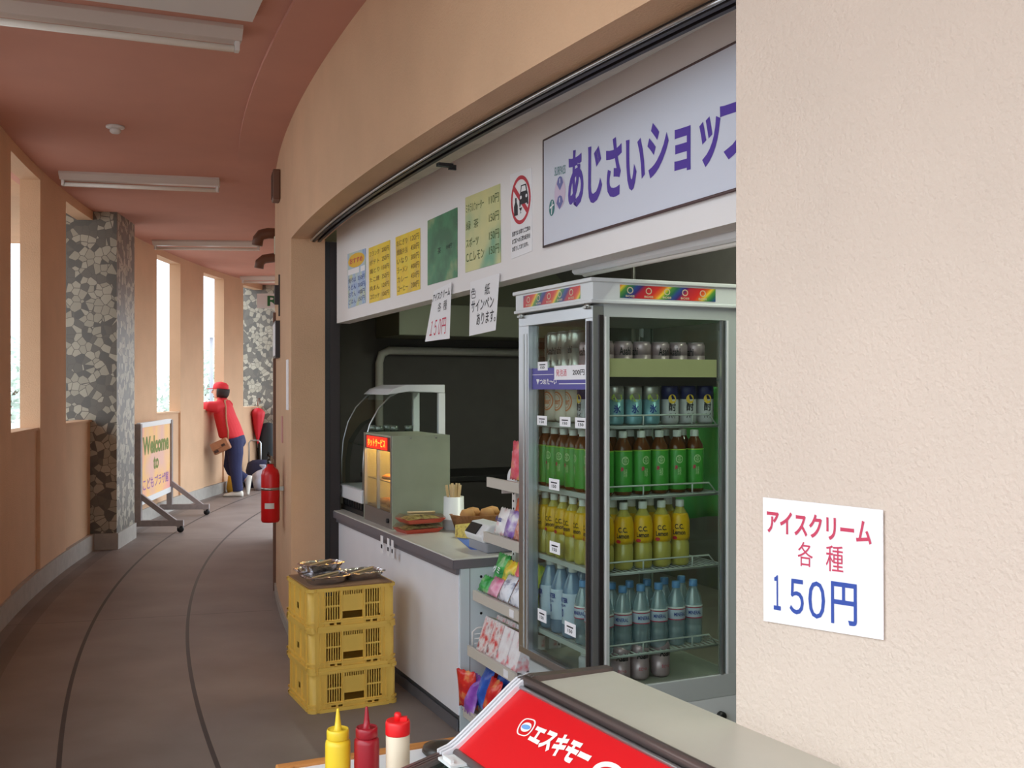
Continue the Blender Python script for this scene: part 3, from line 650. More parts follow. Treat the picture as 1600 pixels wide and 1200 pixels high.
# prohibition sign
b, q = poster('', [(797, 273), (830, 262), (831, 392), (799, 405)], PAPER, '', '', '')
RRED = mat('sign_red', (196, 36, 56), .5)
b.disc(q, .5, .66, .47, .29, RRED, .0006, 36, .84)
b.poly(q, [(.14, .80), (.22, .845), (.86, .52), (.78, .475)], RRED, .0007)
b.poly(q, [(.44, .66), (.44, .58), (.50, .58), (.50, .60), (.80, .60), (.80, .58), (.86, .58), (.86, .68), (.82, .74), (.48, .74)], INK, .0010)
b.poly(q, [(.49, .74), (.53, .83), (.77, .83), (.81, .74)], INK, .0010); b.poly(q, [(.535, .75), (.565, .815), (.735, .815), (.765, .75)], PAPER, .0013)
for x in (.52, .78): b.disc(q, x, .685, .045, .022, PAPER, .0013)
b.poly(q, [(.18, .49), (.18, .60), (.24, .65), (.24, .70), (.31, .70), (.31, .65), (.36, .60), (.36, .49)], INK, .0010)
b.poly(q, [(.43, .565), (.57, .565), (.53, .535), (.51, .53), (.51, .505), (.55, .50), (.45, .50), (.49, .505), (.49, .53), (.47, .535)], INK, .0010)
for i, t in enumerate(('当店では お車でご来店の', 'お客様への酒類の販売を', 'お断りしております。')): b.text(t, q, (.06, .255 - .09 * i, .94 if i < 2 else .84, .315 - .09 * i), INK, .02)
done(b, 'prohibition_notice', 'white notice with red prohibition circle over a car and bottle', 'sign')
# hanging paper slips
b, q = poster('', [(678, 455), (705, 441), (702, 529), (664, 534)], PAPER, '', '', '', .012)
b.text('アイスクリーム', q, (.02, .78, .96, .93), INK, .02); b.text('各', q, (.38, .54, .55, .72), INK, .0); b.text('種', q, (.66, .54, .83, .72), INK, .0); b.text('１５０', q, (.16, .10, .62, .40), INKR, .0); b.text('円', q, (.66, .10, .84, .40), INKR, .0)
done(b, 'price_slip', 'tilted white paper slip with red price hanging from the fascia edge', 'notice', 'paper slips hanging from the fascia')
b, q = poster('', [(735, 441), (780, 427), (774, 516), (733, 525)], PAPER, '', '', '', .012)
b.text('色', q, (.04, .68, .22, .88), INK, .0); b.text('紙', q, (.54, .68, .72, .88), INK, .0); b.text('サインペン', q, (.06, .42, .88, .64), INK, .01); b.text('あります。', q, (.28, .16, .98, .38), INK, .01)
done(b, 'price_slip', 'white paper slip advertising pens, hanging right of the red price slip', 'notice', 'paper slips hanging from the fascia')
# shop sign board
def fsign(px, py): return fas(px, py, .012)
tl, bl = fsign(849, 220), fsign(849, 386); dr = fsign(1150, 66), fsign(1150, 296)
a_r = 2.0; kx = (tl.dot(U) - a_r) / (tl.dot(U) - dr[0].dot(U)); tr = tl + (dr[0] - tl) * kx; br = bl + (dr[1] - bl) * kx
cen = (tl + br) / 2; r = thing('shop_sign', Matrix.Translation(cen), 'large white sign board with violet lettering on the fascia', 'sign'); Mi = r.matrix_world.inverted()
SIGNW = mat('sign_white', (214, 218, 232), .35)
q = [tl, tr, br, bl]; b = B(); b.sheet(q, .01, SIGNW); inl(b, Mi).build('board', r)
b = B(); up = Vector((0, 0, 1)); n_ = -V
def edge(p, q_, w_): b.tube([p, q_], w_, mat('sign_edge', (84, 62, 62), .5), 4)
edge(tl, tr, .004); edge(bl, br, .005); edge(tl, bl, .004); edge(tr, br, .004); inl(b, Mi).build('frame', r)
b = B(); LQ = [fsign(884, 228), fsign(1150, 132), fsign(1150, 262), fsign(884, 338)]
b.text('あじさい', [fsign(888, 237), fsign(1008, 200), fsign(1008, 298), fsign(888, 327)], (0, 0, 1, 1), PURPLE, .032, .001)
b.text('ショッ', [fsign(1012, 195), fsign(1126, 155), fsign(1126, 255), fsign(1012, 285)], (0, 0, 1, 1), PURPLE, .032, .001)
p_ = fsign(1125, 152), fsign(1190, 128), fsign(1190, 238), fsign(1127, 252)
b.text('プ', list(p_), (0, 0, 1, 1), PURPLE, .032, .001); inl(b, Mi).build('lettering', r)
b = B(); LG = [fsign(860, 262), fsign(884, 256), fsign(884, 330), fsign(858, 338)]
LAV = mat('lavender_ink', (110, 112, 170), .6); PNK = mat('pale_pink_ink', (208, 190, 214), .6); TEAL = mat('teal_ink', (60, 122, 124), .6)
b.text('SURPASS', LG, (.3, .80, 1.0, .98), TEAL, .0, .001); b.disc(LG, .66, .42, .34, .33, PNK, .001)
for cy in (.62, .22): b.poly(LG, [(.66, cy - .15), (.86, cy), (.78, cy + .12), (.66, cy + .15), (.54, cy + .12), (.46, cy)], LAV, .0015); b.poly(LG, [(.64, cy), (.68, cy), (.68, cy + .1), (.64, cy + .1)], PAPER, .002)
b.disc(LG, .17, .16, .17, .17, TEAL, .001); b.poly(LG, [(.14, .02), (.19, .02), (.22, .3), (.17, .3)], PAPER, .0015); b.poly(LG, [(.05, .14), (.3, .2), (.3, .23), (.05, .18)], PAPER, .0015); inl(b, Mi).build('emblem', r)
# strip lamp behind the lower edge of the fascia
l0, l1 = hit(897, 424, shop(0, BF + .13), V), hit(1150, 366, shop(0, BF + .13), V)
a0 = l0.dot(U); a1 = 2.3; zc = fz(3) + .01
r = thing('strip_lamp', smat(a0 - .05, BF + .13, 1.894), 'white strip lamp under the fascia above the drinks fridge', 'lamp')
L_ = a0 - a1
k = B(); k.prism([(-.035, .075), (.035, .075), (.035, .018), (.026, 0.01), (-.026, .01), (-.035, .018)], -L_, 0, WHITE); k.build('housing', r)
k = B(); k.tube([(0, -L_ + .03, .012), (0, -.03, .012)], .012, TUBE, 10); k.build('tube', r)
# ================================================================ SHOP INTERIOR
HOOD = mat('hood_steel', (150, 154, 138), .45, .5)
r = thing('range_hood', smat(7.9, 3.3, 1.9), 'grey green steel range hood on the far wall of the shop', 'range hood')
k = B(); k.box(-.75, .9, -.3, .3, 0, .25, HOOD); k.build('canopy', r, bevel=.006)
k = B(); k.add([(-.75, -.3, .25), (.9, -.3, .25), (.9, .3, .25), (-.75, .3, .25), (-.55, 0.0, .62), (.7, 0.0, .62), (.7, .3, .62), (-.55, .3, .62)], [(0, 1, 5, 4), (1, 2, 6, 5), (2, 3, 7, 6), (3, 0, 4, 7), (4, 5, 6, 7)], HOOD); k.build('shroud', r)
o = B().tube([(-.04, 0, .5), (-.04, 0, 1.70), (-.02, 0, 1.77), (.04, 0, 1.80), (1.5, 0, 1.80)], .034, mat('pale_grey_pipe', (226, 224, 216), .5), 10).build('duct_pipe', None, smat(8.13, 2.6)); tag(o, 'pale grey pipe bent along the dark far wall of the shop', 'pipe')
r = thing('kitchen_bench', smat(7.7, 3.2), 'dark low kitchen bench along the far wall of the shop', 'bench')
k = B(); k.box(-.8, 1.2, -.35, .35, 0, .78, mat('dark_bench', (54, 50, 48), .6)); k.build('body', r); k = B(); k.box(-.82, 1.2, -.37, .36, .78, .82, BLACK); k.build('top', r, bevel=.004)
# lit fluorescent lamps on the shop ceiling (out of sight above the fascia edge)
LIT = mat('lit_tube', (236, 246, 226), .4, emit=320.0, ecol=(242, 250, 228))
LIT2 = mat('lit_tube_dim', (236, 246, 226), .4, emit=150.0, ecol=(242, 250, 228))
for a_, b_, lt_, lab in ((4.9, 3.0, LIT, 'lit fluorescent lamp on the shop ceiling above the counter'), (2.3, 2.35, LIT2, 'lit fluorescent lamp on the shop ceiling near the fridge')):
    t = thing('shop_lamp', smat(a_, b_, 2.555), lab, 'ceiling lamp', 'lit lamps in the shop')
    k = B(); k.prism([(-.09, 0), (-.09, -.02), (-.03, -.045), (.03, -.045), (.09, -.02), (.09, 0)], -.6, .6, WHITE); k.box(-.075, -.068, -.6, .6, -.155, 0, WHITE); k.build('trough', t)  # hanging side skirt added to keep lamplight off the jamb
    k = B(); k.tube([(0, -.56, -.075), (0, .56, -.075)], .016, lt_, 10); k.build('tube', t)
# counter
CTOP = mat('grey_laminate', (204, 202, 194), .3, var=.03); CEDG = mat('counter_edge', (112, 106, 112), .5); CBODY = mat('white_laminate', (238, 238, 244), .32, var=.02)
ZT = .755
r = thing('counter', smat(4.19, 1.65), 'white shop counter with grey worktop behind the yellow crates', 'counter')
k = B(); k.box(.03, .70, .01, 2.02, .07, .71, CBODY); k.build('body', r)
k = B(); k.box(0, .72, -.01, 2.06, .715, ZT, CTOP); k.build('worktop', r, bevel=.004)
k = B(); k.box(-.004, .0, -.014, 2.06, .712, .75, CEDG); k.box(-.004, .72, -.014, -.01, .712, .75, CEDG); k.box(.015, .03, .0, 2.04, .685, .715, CEDG); k.build('edge_strip', r)
k = B(); k.box(.05, .68, .03, 2.0, 0, .07, mat('kick_grey', (96, 94, 98), .6)); k.box(.024, .03, .01, 2.0, 0, .05, mat('kick_grey'), None); k.build('kickboard', r)
k = B(); k.box(.035, .70, -.008, .01, .0, .71, mat('white_end_panel', (206, 216, 220), .35))
for z in (.67, .51, .2): k.lathe([(.006, 0), (.006, .002), (0, .002)], BLACK, 10, Matrix.Translation((.13, -.008, z)) @ Matrix.Rotation(math.pi / 2, 4, 'X'))
k.box(.075, .079, -.0095, -.008, 0, .71, mat('seam_grey', (150, 154, 158), .6)); k.build('end_panel', r)
for i, (px, ww) in enumerate(((596, .04), (606, .034), (612.5, .034))):
    q = hit(px, 849, shop(0, 1.642), V); a = q.dot(U)
    o = B().box(-.002, 0, -ww / 2, ww / 2, -.045, .045, PAPER).box(-.0026, -.002, -ww * .3, ww * .3, -.02, .0, INK).build('price_card', None, smat(a, 1.645, .683)); tag(o, 'small white price card hanging from the counter edge, %s from the left' % ORD[i], 'price card', 'price cards on the counter edge')
# warming cabinet with red lit sign
GL = glass('clear_glass', (232, 240, 236), .05); PANEL = mat('grey_green_panel', (156, 164, 142), .55, var=.08, vscale=7)
WARM = mat('warm_lamp', (255, 190, 110), .5, emit=170.0, ecol=(255, 176, 96))
r = thing('food_warmer', smat(5.17, 1.70, ZT), 'glass fronted food warmer with red lit sign on the counter', 'food warmer')
W_, D_, H_ = .52, .32, .49
k = B(); k.box(0, D_, 0, .012, 0, H_, PANEL)
for x in (.1, .24): k.lathe([(.005, 0), (.005, .003), (0, .003)], STEEL, 8, Matrix.Translation((x, 0, H_ - .012)) @ Matrix.Rotation(math.pi / 2, 4, 'X'))
k.build('side_panel', r); k = B(); k.box(0, D_, W_ - .012, W_, 0, H_, PANEL); k.build('side_panel', r)
k = B(); k.box(0, D_, .012, W_ - .012, 0, .085, mat('brown_grey_base', (120, 110, 104), .5, .3)); k.lathe([(.012, 0), (.012, .012), (0, .012)], BLACK, 12, Matrix.Translation((0, .07, .04)) @ Matrix.Rotation(-math.pi / 2, 4, 'Y')); k.build('base', r)
k = B(); k.box(0, D_, .012, W_ - .012, H_ - .01, H_, PANEL); k.box(D_ - .01, D_, .012, W_ - .012, .085, H_, STEEL); k.build('casing', r)
k = B(); k.box(.0, .02, .012, W_ - .012, H_ - .085, H_ - .01, mat('sign_dark_red', (90, 14, 10), .4)); k.box(-.004, 0, .09, .45, H_ - .08, H_ - .015, mat('lit_red', (230, 40, 14), .4, emit=1.6, ecol=(255, 34, 8)))
k.text('ホットサービス', [(-.0045, .45, H_ - .015), (-.0045, .09, H_ - .015), (-.0045, .09, H_ - .08), (-.0045, .45, H_ - .08)], (.06, .15, .94, .85), mat('lit_orange', (255, 170, 60), .4, emit=2.6, ecol=(255, 170, 50)), .02); k.build('lit_sign', r)
k = B(); k.box(.004, .008, .012, W_ - .012, .085, H_ - .085, GL); k.build('glass_front', r)
for y0, y1, z1 in ((.012, .03, H_), (W_ - .03, W_ - .012, H_), (.255, .265, H_ - .085)):
    k = B(); k.box(-.004, .012, y0, y1, .085, z1, STEEL); k.build('frame', r)
for z in (.09, .235):
    k = B(); k.box(.02, D_ - .02, .02, W_ - .02, z, z + .006, STEEL); k.build('shelf', r)
k = B(); k.tube([(.12, .05, H_ - .03), (.12, W_ - .05, H_ - .03)], .014, WARM, 10); k.build('lamp', r)
k = B(); k.tube([(.25, .05, .215), (.25, W_ - .05, .215)], .008, WARM, 10); k.build('lamp', r)
FRY = blotch('fried_food', [(150, 84, 30), (206, 138, 60), (230, 180, 100)], 30, .6)
for i, (x, y, z, rx, ry, rz) in enumerate(((.09, .12, .241, .05, .06, .03), (.1, .3, .241, .055, .07, .025), (.1, .1, .096, .05, .045, .045), (.09, .24, .096, .045, .05, .03), (.1, .4, .096, .05, .06, .03))):
    o = crumple('fried_snack', smat(5.17, 1.7, ZT) @ Matrix.Translation((x, y, z)), rx, ry, rz, FRY, ('golden fried snack on the %s shelf of the warmer, %s from its near side' % ('upper' if z > .2 else 'lower', ORD[i if i < 2 else i - 2])), 'food', False, 20 + i, .14); o['group'] = 'snacks in the food warmer'
# curved glass display case behind it
r = thing('display_case', smat(5.76, 1.72, ZT), 'curved glass display case with white roof behind the food warmer', 'display case')
W2, D2 = .48, .50; H2 = .76
k = B(); k.box(0, D2, 0, W2, 0, .03, BLACK); k.box(.01, D2, .01, W2 - .01, .03, .075, DARK)
for i in range(8): k.box(.0, .011, .04 + i * .052, .07 + i * .052, .036, .068, BLACK)
k.build('base', r)
k = B(); k.prism([(-.015, .075), (-.015, .15), (.02, .155), (D2, .155), (D2, .075)], 0, W2, WHITE); k.build('rim', r, bevel=.006)
pts = [(.0, .155), (.0, .30), (.01, .42), (.04, .53), (.09, .62), (.16, .69), (.24, .73)]
k = B(); k.add([(x, y, z) for y in (.01, W2 - .01) for x, z in pts], [(i, i + 1, 8 + i, 7 + i) for i in range(6)], GL, True); k.build('curved_glass', r)
k = B()
for y in (.01, W2 - .01): k.tube([(x, y, z) for x, z in pts], .005, ALU, 6)
k.build('glass_edge', r)
k = B(); k.prism([(.14, .70), (.18, .735), (.26, H2), (D2, H2), (D2, H2 - .05), (.28, H2 - .04)], 0, W2, WHITE); k.build('roof', r, bevel=.005)
for y_ in (0, W2 - .03):
    k = B(); k.box(D2 - .04, D2, y_, y_ + .03, .155, H2 - .05, WHITE); k.build('post', r)
k = B(); k.add([(.01, .012, .155), (D2 - .04, .012, .155), (D2 - .04, .012, H2 - .05), (.24, .012, .73), (.09, .012, .62), (.02, .012, .45)], [(0, 1, 2, 3, 4, 5)], GL); k.build('side_glass', r)
k = B(); k.box(.04, D2 - .06, .02, W2 - .02, .40, .408, GL); k.build('glass_shelf', r)
JAR = mat('dark_jar', (60, 70, 62), .25); LID = mat('jar_lid', (150, 156, 150), .35, .6)
for i in range(5):
    t = thing('food_jar', smat(5.76, 1.72, ZT) @ Matrix.Translation((.12 + (i % 3) * .09, .08 + (i // 3) * .12, .408)), 'small dark jar on the glass shelf of the curved display case, %s of five' % ORD[i], 'jar', 'jars in the curved display case')
    k = B(); k.lathe([(.0, 0), (.028, 0), (.03, .01), (.03, .07), (.022, .085)], JAR, 14); k.build('body', t); k = B(); k.lathe([(.024, .085), (.026, .09), (.026, .11), (0, .112)], LID, 14); k.build('lid', t)
# food packs on the counter
TRAYR = mat('red_tray', (196, 82, 62), .4); NOOD = blotch('fried_noodles', [(98, 62, 30), (190, 160, 90), (216, 196, 130)], 40, .5, 5); LIDP = glass('clear_lid', (238, 240, 236), .10, .12)
for i in range(2):
    t = thing('food_pack', smat(5.06 - .01 * i, 1.80 + .01 * i, ZT + .05 * i, .12), ('upper' if i else 'lower') + ' red tray of fried noodles under a clear lid, on the counter', 'food pack', 'noodle packs on the counter')
    k = B(); k.add([(x * s_, y * s_, z) for z, s_ in ((0, .8), (.022, 1), (.022, .96), (.004, .78)) for x, y in ((-.11, -.075), (.11, -.075), (.11, .075), (-.11, .075))], [(j * 4 + i_, j * 4 + (i_ + 1) % 4, j * 4 + 4 + (i_ + 1) % 4, j * 4 + 4 + i_) for j in range(3) for i_ in range(4)] + [(3, 2, 1, 0), (12, 13, 14, 15)], TRAYR); k.build('tray', t)
    k = B(); n = 9; vs = []; rn = random.Random(40 + i)
    for a in range(n):
        for c_ in range(7): x = -.095 + .19 * a / (n - 1); y = -.06 + .12 * c_ / 6; vs.append((x, y, .012 + .028 * (1 - (x / .11) ** 4) * (1 - (y / .075) ** 4) * rn.uniform(.6, 1)))
    k.add(vs, [(a * 7 + c_, a * 7 + 7 + c_, a * 7 + 8 + c_, a * 7 + c_ + 1) for a in range(n - 1) for c_ in range(6)], NOOD, True); k.build('noodles', t)
    k = B(); k.add([(x * s_, y * s_, z) for z, s_ in ((.024, 1), (.046, .82)) for x, y in ((-.11, -.075), (.11, -.075), (.11, .075), (-.11, .075))], [(0, 1, 5, 4), (1, 2, 6, 5), (2, 3, 7, 6), (3, 0, 4, 7), (4, 5, 6, 7)], LIDP); k.build('lid', t)
    k = B(); k.tube([(-.06, .02, .051), (.07, -.03, .051)], .004, mat('pale_wood', (222, 196, 150), .7), 6); k.tube([(-.06, .03, .051), (.075, -.015, .051)], .004, mat('pale_wood'), 6); k.build('chopsticks', t)
q = onfloor(709, 826, ZT)
t = thing('chopstick_cup', Matrix.Translation(q), 'tall white cup of wooden chopsticks on the counter', 'cup')
k = B(); k.lathe([(.0, 0), (.058, 0), (.06, .05), (.0605, .05), (.0605, .055), (.055, .055), (.053, .17), (.049, .17), (.05, .01)], WHITE, 24); k.build('cup', t)
CW = mat('pale_wood')
for i in range(16):
    a = i * 2.4; rr = .008 + .03 * ((i * 7) % 16) / 16; k = B(); d = Vector((math.cos(a) * rr, math.sin(a) * rr, 0)); M = Matrix.Translation(d * .35 + Vector((0, 0, .012))) @ Matrix.Rotation(.125 * rr / .03, 4, Vector((-math.sin(a), math.cos(a), 0))) @ Matrix.Rotation(a * 1.7, 4, 'Z')
    k.cbox(0, 0, .107, .012, .006, .215 + .012 * (i % 3), CW, M); k.build('chopsticks', t)
# cash register
t = thing('cash_register', smat(4.36, 1.93, ZT), 'white and grey cash register with black display at the counter end', 'cash register')
GREYP = mat('grey_plastic', (146, 148, 156), .45)
k = B(); k.box(-.09, .22, -.10, .11, 0, .045, GREYP); k.build('drawer', t, bevel=.006)
k = B(); k.prism([(-.1, .045), (-.115, .075), (-.075, .125), (-.02, .13), (.2, .07), (.2, .045)], -.10, .11, WHITE); k.build('housing', t, bevel=.008)
k = B(); k.add([(-.1155, -.03, .08), (-.1155, .09, .08), (-.0815, .09, .121), (-.0815, -.03, .121)], [(0, 3, 2, 1)], BLACK)
o = k.build('display', t); s_ = o.modifiers.new('thick', 'SOLIDIFY'); s_.thickness = .004; s_.offset = 0
b = B(); pq = [onfloor(x, y, ZT + .002) for x, y in ((714, 840), (740, 842), (765, 860), (735, 858))]; b.sheet(pq, .0015, mat('blue_paper', (86, 120, 200), .6)); tag(centred(b, 'paper_sheet'), 'blue paper sheet under the cash register', 'paper')
t = thing('bread_basket', smat(5.0, 2.12, ZT), 'brown basket of bread rolls at the back of the counter', 'basket')
WICK = mat('wicker', (150, 104, 66), .8, var=.2, vscale=60, bump=.6, bscale=90)
k = B(); k.lathe([(0, 0), (.13, 0), (.16, .08), (.165, .085), (.15, .085), (.12, .01)], WICK, 22, None, True, .7); k.build('basket', t)
k = B()
for i in range(4): k.lathe([(0, -.03), (.03, -.022), (.042, 0), (.03, .024), (0, .032)], mat('bread', (190, 140, 84), .7, var=.15), 12, Matrix.Translation((-.08 + .055 * i, (.03 if i % 2 else -.03), .085)))
k.build('bread', t)
o = B().cbox(0, 0, .03, .2, .12, .06, blotch('yellow_carton', [(196, 172, 80), (226, 204, 110), (150, 120, 60)], 30, .5)).build('snack_carton', None, smat(4.78, 2.02, ZT, .3)); tag(o, 'yellow carton lying behind the cash register', 'carton')
# ================================================================ SNACK RACK
RW = mat('rack_white', (224, 222, 220), .4); RAIL = mat('price_rail', (206, 200, 190), .35)
A0r, A1r = 3.64, 4.12
rk = thing('snack_rack', smat(A0r, 1.72), 'white perforated snack rack between counter and drinks fridge', 'rack')
Lr = A1r - A0r
for y in (.03, Lr - .02):
    k = B(); k.box(.18, .205, y - .018, y + .018, 0, 1.22, RW)
    for i in range(34): k.lathe([(.005, 0), (.005, .0015), (0, .0015)], BLACK, 8, Matrix.Translation((.18, y, .08 + i * .033)) @ Matrix.Rotation(-math.pi / 2, 4, 'Y'))
    k.build('upright', rk)
k = B(); k.box(-.02, .22, 0.01, Lr, 0, .05, RW); k.build('foot', rk)
SH = [(1.10, .06), (.865, .045), (.615, -.005), (.38, -.03), (.12, -.05)]
for z, x0 in SH:
    k = B(); k.box(x0 + .01, .19, 0, Lr, z - .02, z - .008, RW); k.box(.12, .19, Lr - .03, Lr - .024, z - .06, z - .01, RW); s = k.build('shelf', rk)
    k = B(); k.box(x0, x0 + .012, 0, Lr, z - .03, z + .012, RAIL); k.box(x0 - .002, x0, .06, .1, z - .024, z + .006, PAPER); k.build('price_rail', s)
    if z < .5:
        k = B(); y = Lr - .01; k.tube([(x0 + .02, y, z), (x0 + .02, y, z + .07), (x0 + .04, y, z + .085), (.17, y, z + .085), (.18, y, z)], .004, RW, 6)
        for i in range(3): k.tube([(x0 + .03, y, z + .02 + .02 * i), (.17, y, z + .02 + .02 * i)], .0025, RW, 6)
        k.build('wire_divider', s)
def bag(name, x, y, z, w_, h_, t_, mt, label, cat, group, lean=.2, rz=0.0, text=None, tm=None, pat=None):
    """pillow pack with crimped ends, standing on z, its face towards -x"""
    k = B(); n, m = 9, 11; vs = []
    for sgn in (-1, 1):
        for j in range(m):
            v = j / (m - 1); e = 1 - abs(2 * v - 1) ** 6; ww = w_ * (1 - .07 * math.sin(math.pi * v))
            for i in range(n):
                u_ = i / (n - 1); bulge = (1 - abs(2 * u_ - 1) ** 2.2) * max(0, min(1, (v - .05) / .22)) * max(0, min(1, (.95 - v) / .22)) ** .7
                vs.append((sgn * (.001 + t_ * .5 * bulge), (u_ - .5) * ww, v * h_ + (.006 * (i % 2) if j in (0, m - 1) else 0)))
    o2 = n * m; fs = []
    for j in range(m - 1):
        for i in range(n - 1):
            a = j * n + i; fs.append((a, a + n, a + n + 1, a + 1)); fs.append((o2 + a, o2 + a + 1, o2 + a + n + 1, o2 + a + n))
    for j in range(m - 1):
        for i in (0, n - 1): a = j * n + i; fs.append((a, a + n, o2 + a + n, o2 + a) if i else (a, o2 + a, o2 + a + n, a + n))
    for i in range(n - 1):
        for j in (0, m - 1): a = j * n + i; fs.append((a, a + 1, o2 + a + 1, o2 + a) if j == 0 else (a, o2 + a, o2 + a + 1, a + 1))
    k.add(vs, fs, mt, True)
    if pat: k.disc([(-.5 * t_ - .001, w_ * .5, h_), (-.5 * t_ - .001, -w_ * .5, h_), (-.5 * t_ - .001, -w_ * .5, 0), (-.5 * t_ - .001, w_ * .5, 0)], .5, .38, .22, .13, pat, .001)
    if text: k.text(text, [(-.5 * t_, w_ * .5, h_), (-.5 * t_, -w_ * .5, h_), (-.5 * t_, -w_ * .5, 0), (-.5 * t_, w_ * .5, 0)], (.2, .48, .8, .68), tm or PAPER, .02, .003)
    o = k.build(name, None, smat(A0r + y, 1.72 + x, z, rz) @ Matrix.Rotation(lean, 4, 'Y')); return tag(o, label, cat, group)
P = {n: blotch('wrap_' + n, c, s, .3, 3, crinkle=.35) for n, c, s in (
    ('white_red', [(236, 232, 228), (240, 238, 236), (206, 60, 60)], 18), ('white_purple', [(236, 234, 238), (150, 110, 190), (90, 70, 150)], 16),
    ('cream_red', [(230, 214, 190), (210, 120, 100), (240, 236, 224)], 18), ('red', [(150, 24, 34), (206, 40, 48), (222, 120, 60)], 20),
    ('dark_blue', [(32, 38, 70), (70, 84, 140), (150, 160, 190)], 18), ('orange', [(222, 120, 40), (206, 60, 40), (240, 190, 90)], 18),
    ('green', [(24, 130, 60), (70, 176, 80), (226, 230, 200)], 16), ('green_yellow', [(60, 150, 60), (240, 214, 60), (240, 150, 40)], 16),
    ('pink_red', [(222, 60, 80), (236, 110, 130), (240, 210, 90)], 14), ('lime', [(120, 170, 40), (206, 214, 60), (40, 90, 40)], 18),
    ('pink', [(226, 120, 160), (236, 180, 200), (206, 60, 110)], 18), ('white_navy', [(238, 238, 244), (230, 232, 240), (50, 60, 120)], 26),
    ('chips_red', [(190, 24, 34), (222, 50, 40), (240, 196, 120)], 14), ('chips_blue', [(30, 70, 160), (50, 100, 196), (170, 190, 224)], 10), ('violet', [(120, 60, 160), (160, 90, 196), (206, 190, 226)], 10))}
GB = 'snack packs on the white rack'
bag('snack_bag', .10, .27, 1.112, .11, .16, .03, P['pink_red'], 'pink and red snack bag on the topmost rack shelf', 'snack', GB, .1)
o = B().add([(.13 + dx_, .37 + .05 * math.cos(math.pi * i_ / 12), 1.1 + .055 * math.sin(math.pi * i_ / 12)) for dx_ in (0, .004) for i_ in range(13)], [tuple(range(13)), tuple(range(25, 12, -1))] + [(i_, i_ + 1, 14 + i_, 13 + i_) for i_ in range(12)] + [(12, 0, 13, 25)], WHITE).build('shelf_sign', None, smat(A0r, 1.72)); tag(o, 'rounded white shelf sign on the topmost rack shelf', 'sign')
rowA = [('white_red', .41, 'white and red sweets bag', 'front of the second rack shelf, leftmost'), ('white_purple', .315, 'white and purple sweets bag', 'front of the second rack shelf, second from the left'), ('cream_red', .215, 'cream and red sweets bag', 'front of the second rack shelf, third from the left'), ('orange', .12, 'orange sweets bag', 'front of the second rack shelf, against the fridge')]
for i, (m_, y, a, b_) in enumerate(rowA): bag('sweets_bag', .085, y, .868, .10, .115, .035, P[m_], a + ', ' + b_, 'snack', GB, .32, 0, 'fruits' if m_ == 'white_red' else None, INKB)
for i, (m_, y, a) in enumerate((('orange', .35, 'orange bag'), ('red', .27, 'dark red bag'), ('dark_blue', .18, 'dark blue bag'), ('red', .09, 'deep red bag'))): bag('snack_bag', .14, y, .868, .10, .155, .03, P[m_], a + ' behind the sweets on the second shelf, %s from left' % ORD[i], 'snack', GB, .2)
for i, (m_, y, a, h_) in enumerate((('green', .44, 'tall green sweets bag', .16), ('green_yellow', .35, 'green and orange sweets bag', .145), ('pink_red', .24, 'large pink and red sweets bag', .15), ('lime', .1, 'lime and dark sweets bag', .165))):
    bag('sweets_bag', .09, y, .62, .12, h_, .045, P[m_], a + ' at the back of the third rack shelf', 'snack', GB, .25, 0, {'green': 'グミ', 'pink_red': 'いちご'}.get(m_))
for i, (m_, y, a, h_) in enumerate((('green', .46, 'short green pack', .07), ('pink', .36, 'short pink pack', .08), ('white_navy', .25, 'white pack with blue marks', .11), ('white_navy', .14, 'white pack with navy marks', .1), ('dark_blue', .04, 'dark blue pack', .1))):
    bag('sweets_pack', .03, y, .62, .1, h_, .04, P[m_], a + ' lying along the front rail of the third rack shelf', 'snack', GB, .5)
CARTR = blotch('red_carton_face', [(214, 60, 60), (232, 226, 224), (150, 30, 40)], 22, .4); CARTW = blotch('white_carton_face', [(240, 238, 240), (232, 226, 228), (222, 90, 100)], 20, .4)
CT = mat('carton_white', (236, 232, 234), .5); CG = mat('carton_olive', (142, 146, 90), .5); CBR = mat('carton_brown', (96, 50, 46), .5)
def carton(x, y, z, w_, mt, label, cap, lean=.32, text='ポッキー'):
    k = B(); d, h_ = .05, .145
    k.box(0, d, -w_ / 2, w_ / 2, 0, h_, mt); k.box(0, d, -w_ / 2, w_ / 2, h_, h_ + .001, cap)
    k.rect([(0, w_ / 2, h_ + .001), (0, -w_ / 2, h_ + .001), (d, -w_ / 2, h_ + .001), (d, w_ / 2, h_ + .001)][::-1], .25, .2, .75, .6, CG, -.001) if False else k.box(.015, .035, -w_ * .28, w_ * .28, h_ + .001, h_ + .0016, CG)
    o = k.build('snack_carton', None, smat(A0r + y, 1.72 + x, z) @ Matrix.Rotation(lean, 4, 'Y')); tag(o, label, 'carton', 'snack cartons on the fourth rack shelf')
i = 0
for c_, (y, mt, nm, cp) in enumerate(((.385, CARTR, 'red and white', CT), (.285, CARTR, 'red and white', CT), (.185, CARTW, 'white and red', CBR), (.085, CARTW, 'pale', CBR))):
    for rw in range(3):
        carton(-.01 + rw * .054, y, .385 + rw * .0, .092, mt, '%s snack carton on the fourth shelf, %s column from left, %s from front' % (nm, ORD[c_], ORD[rw]), cp)
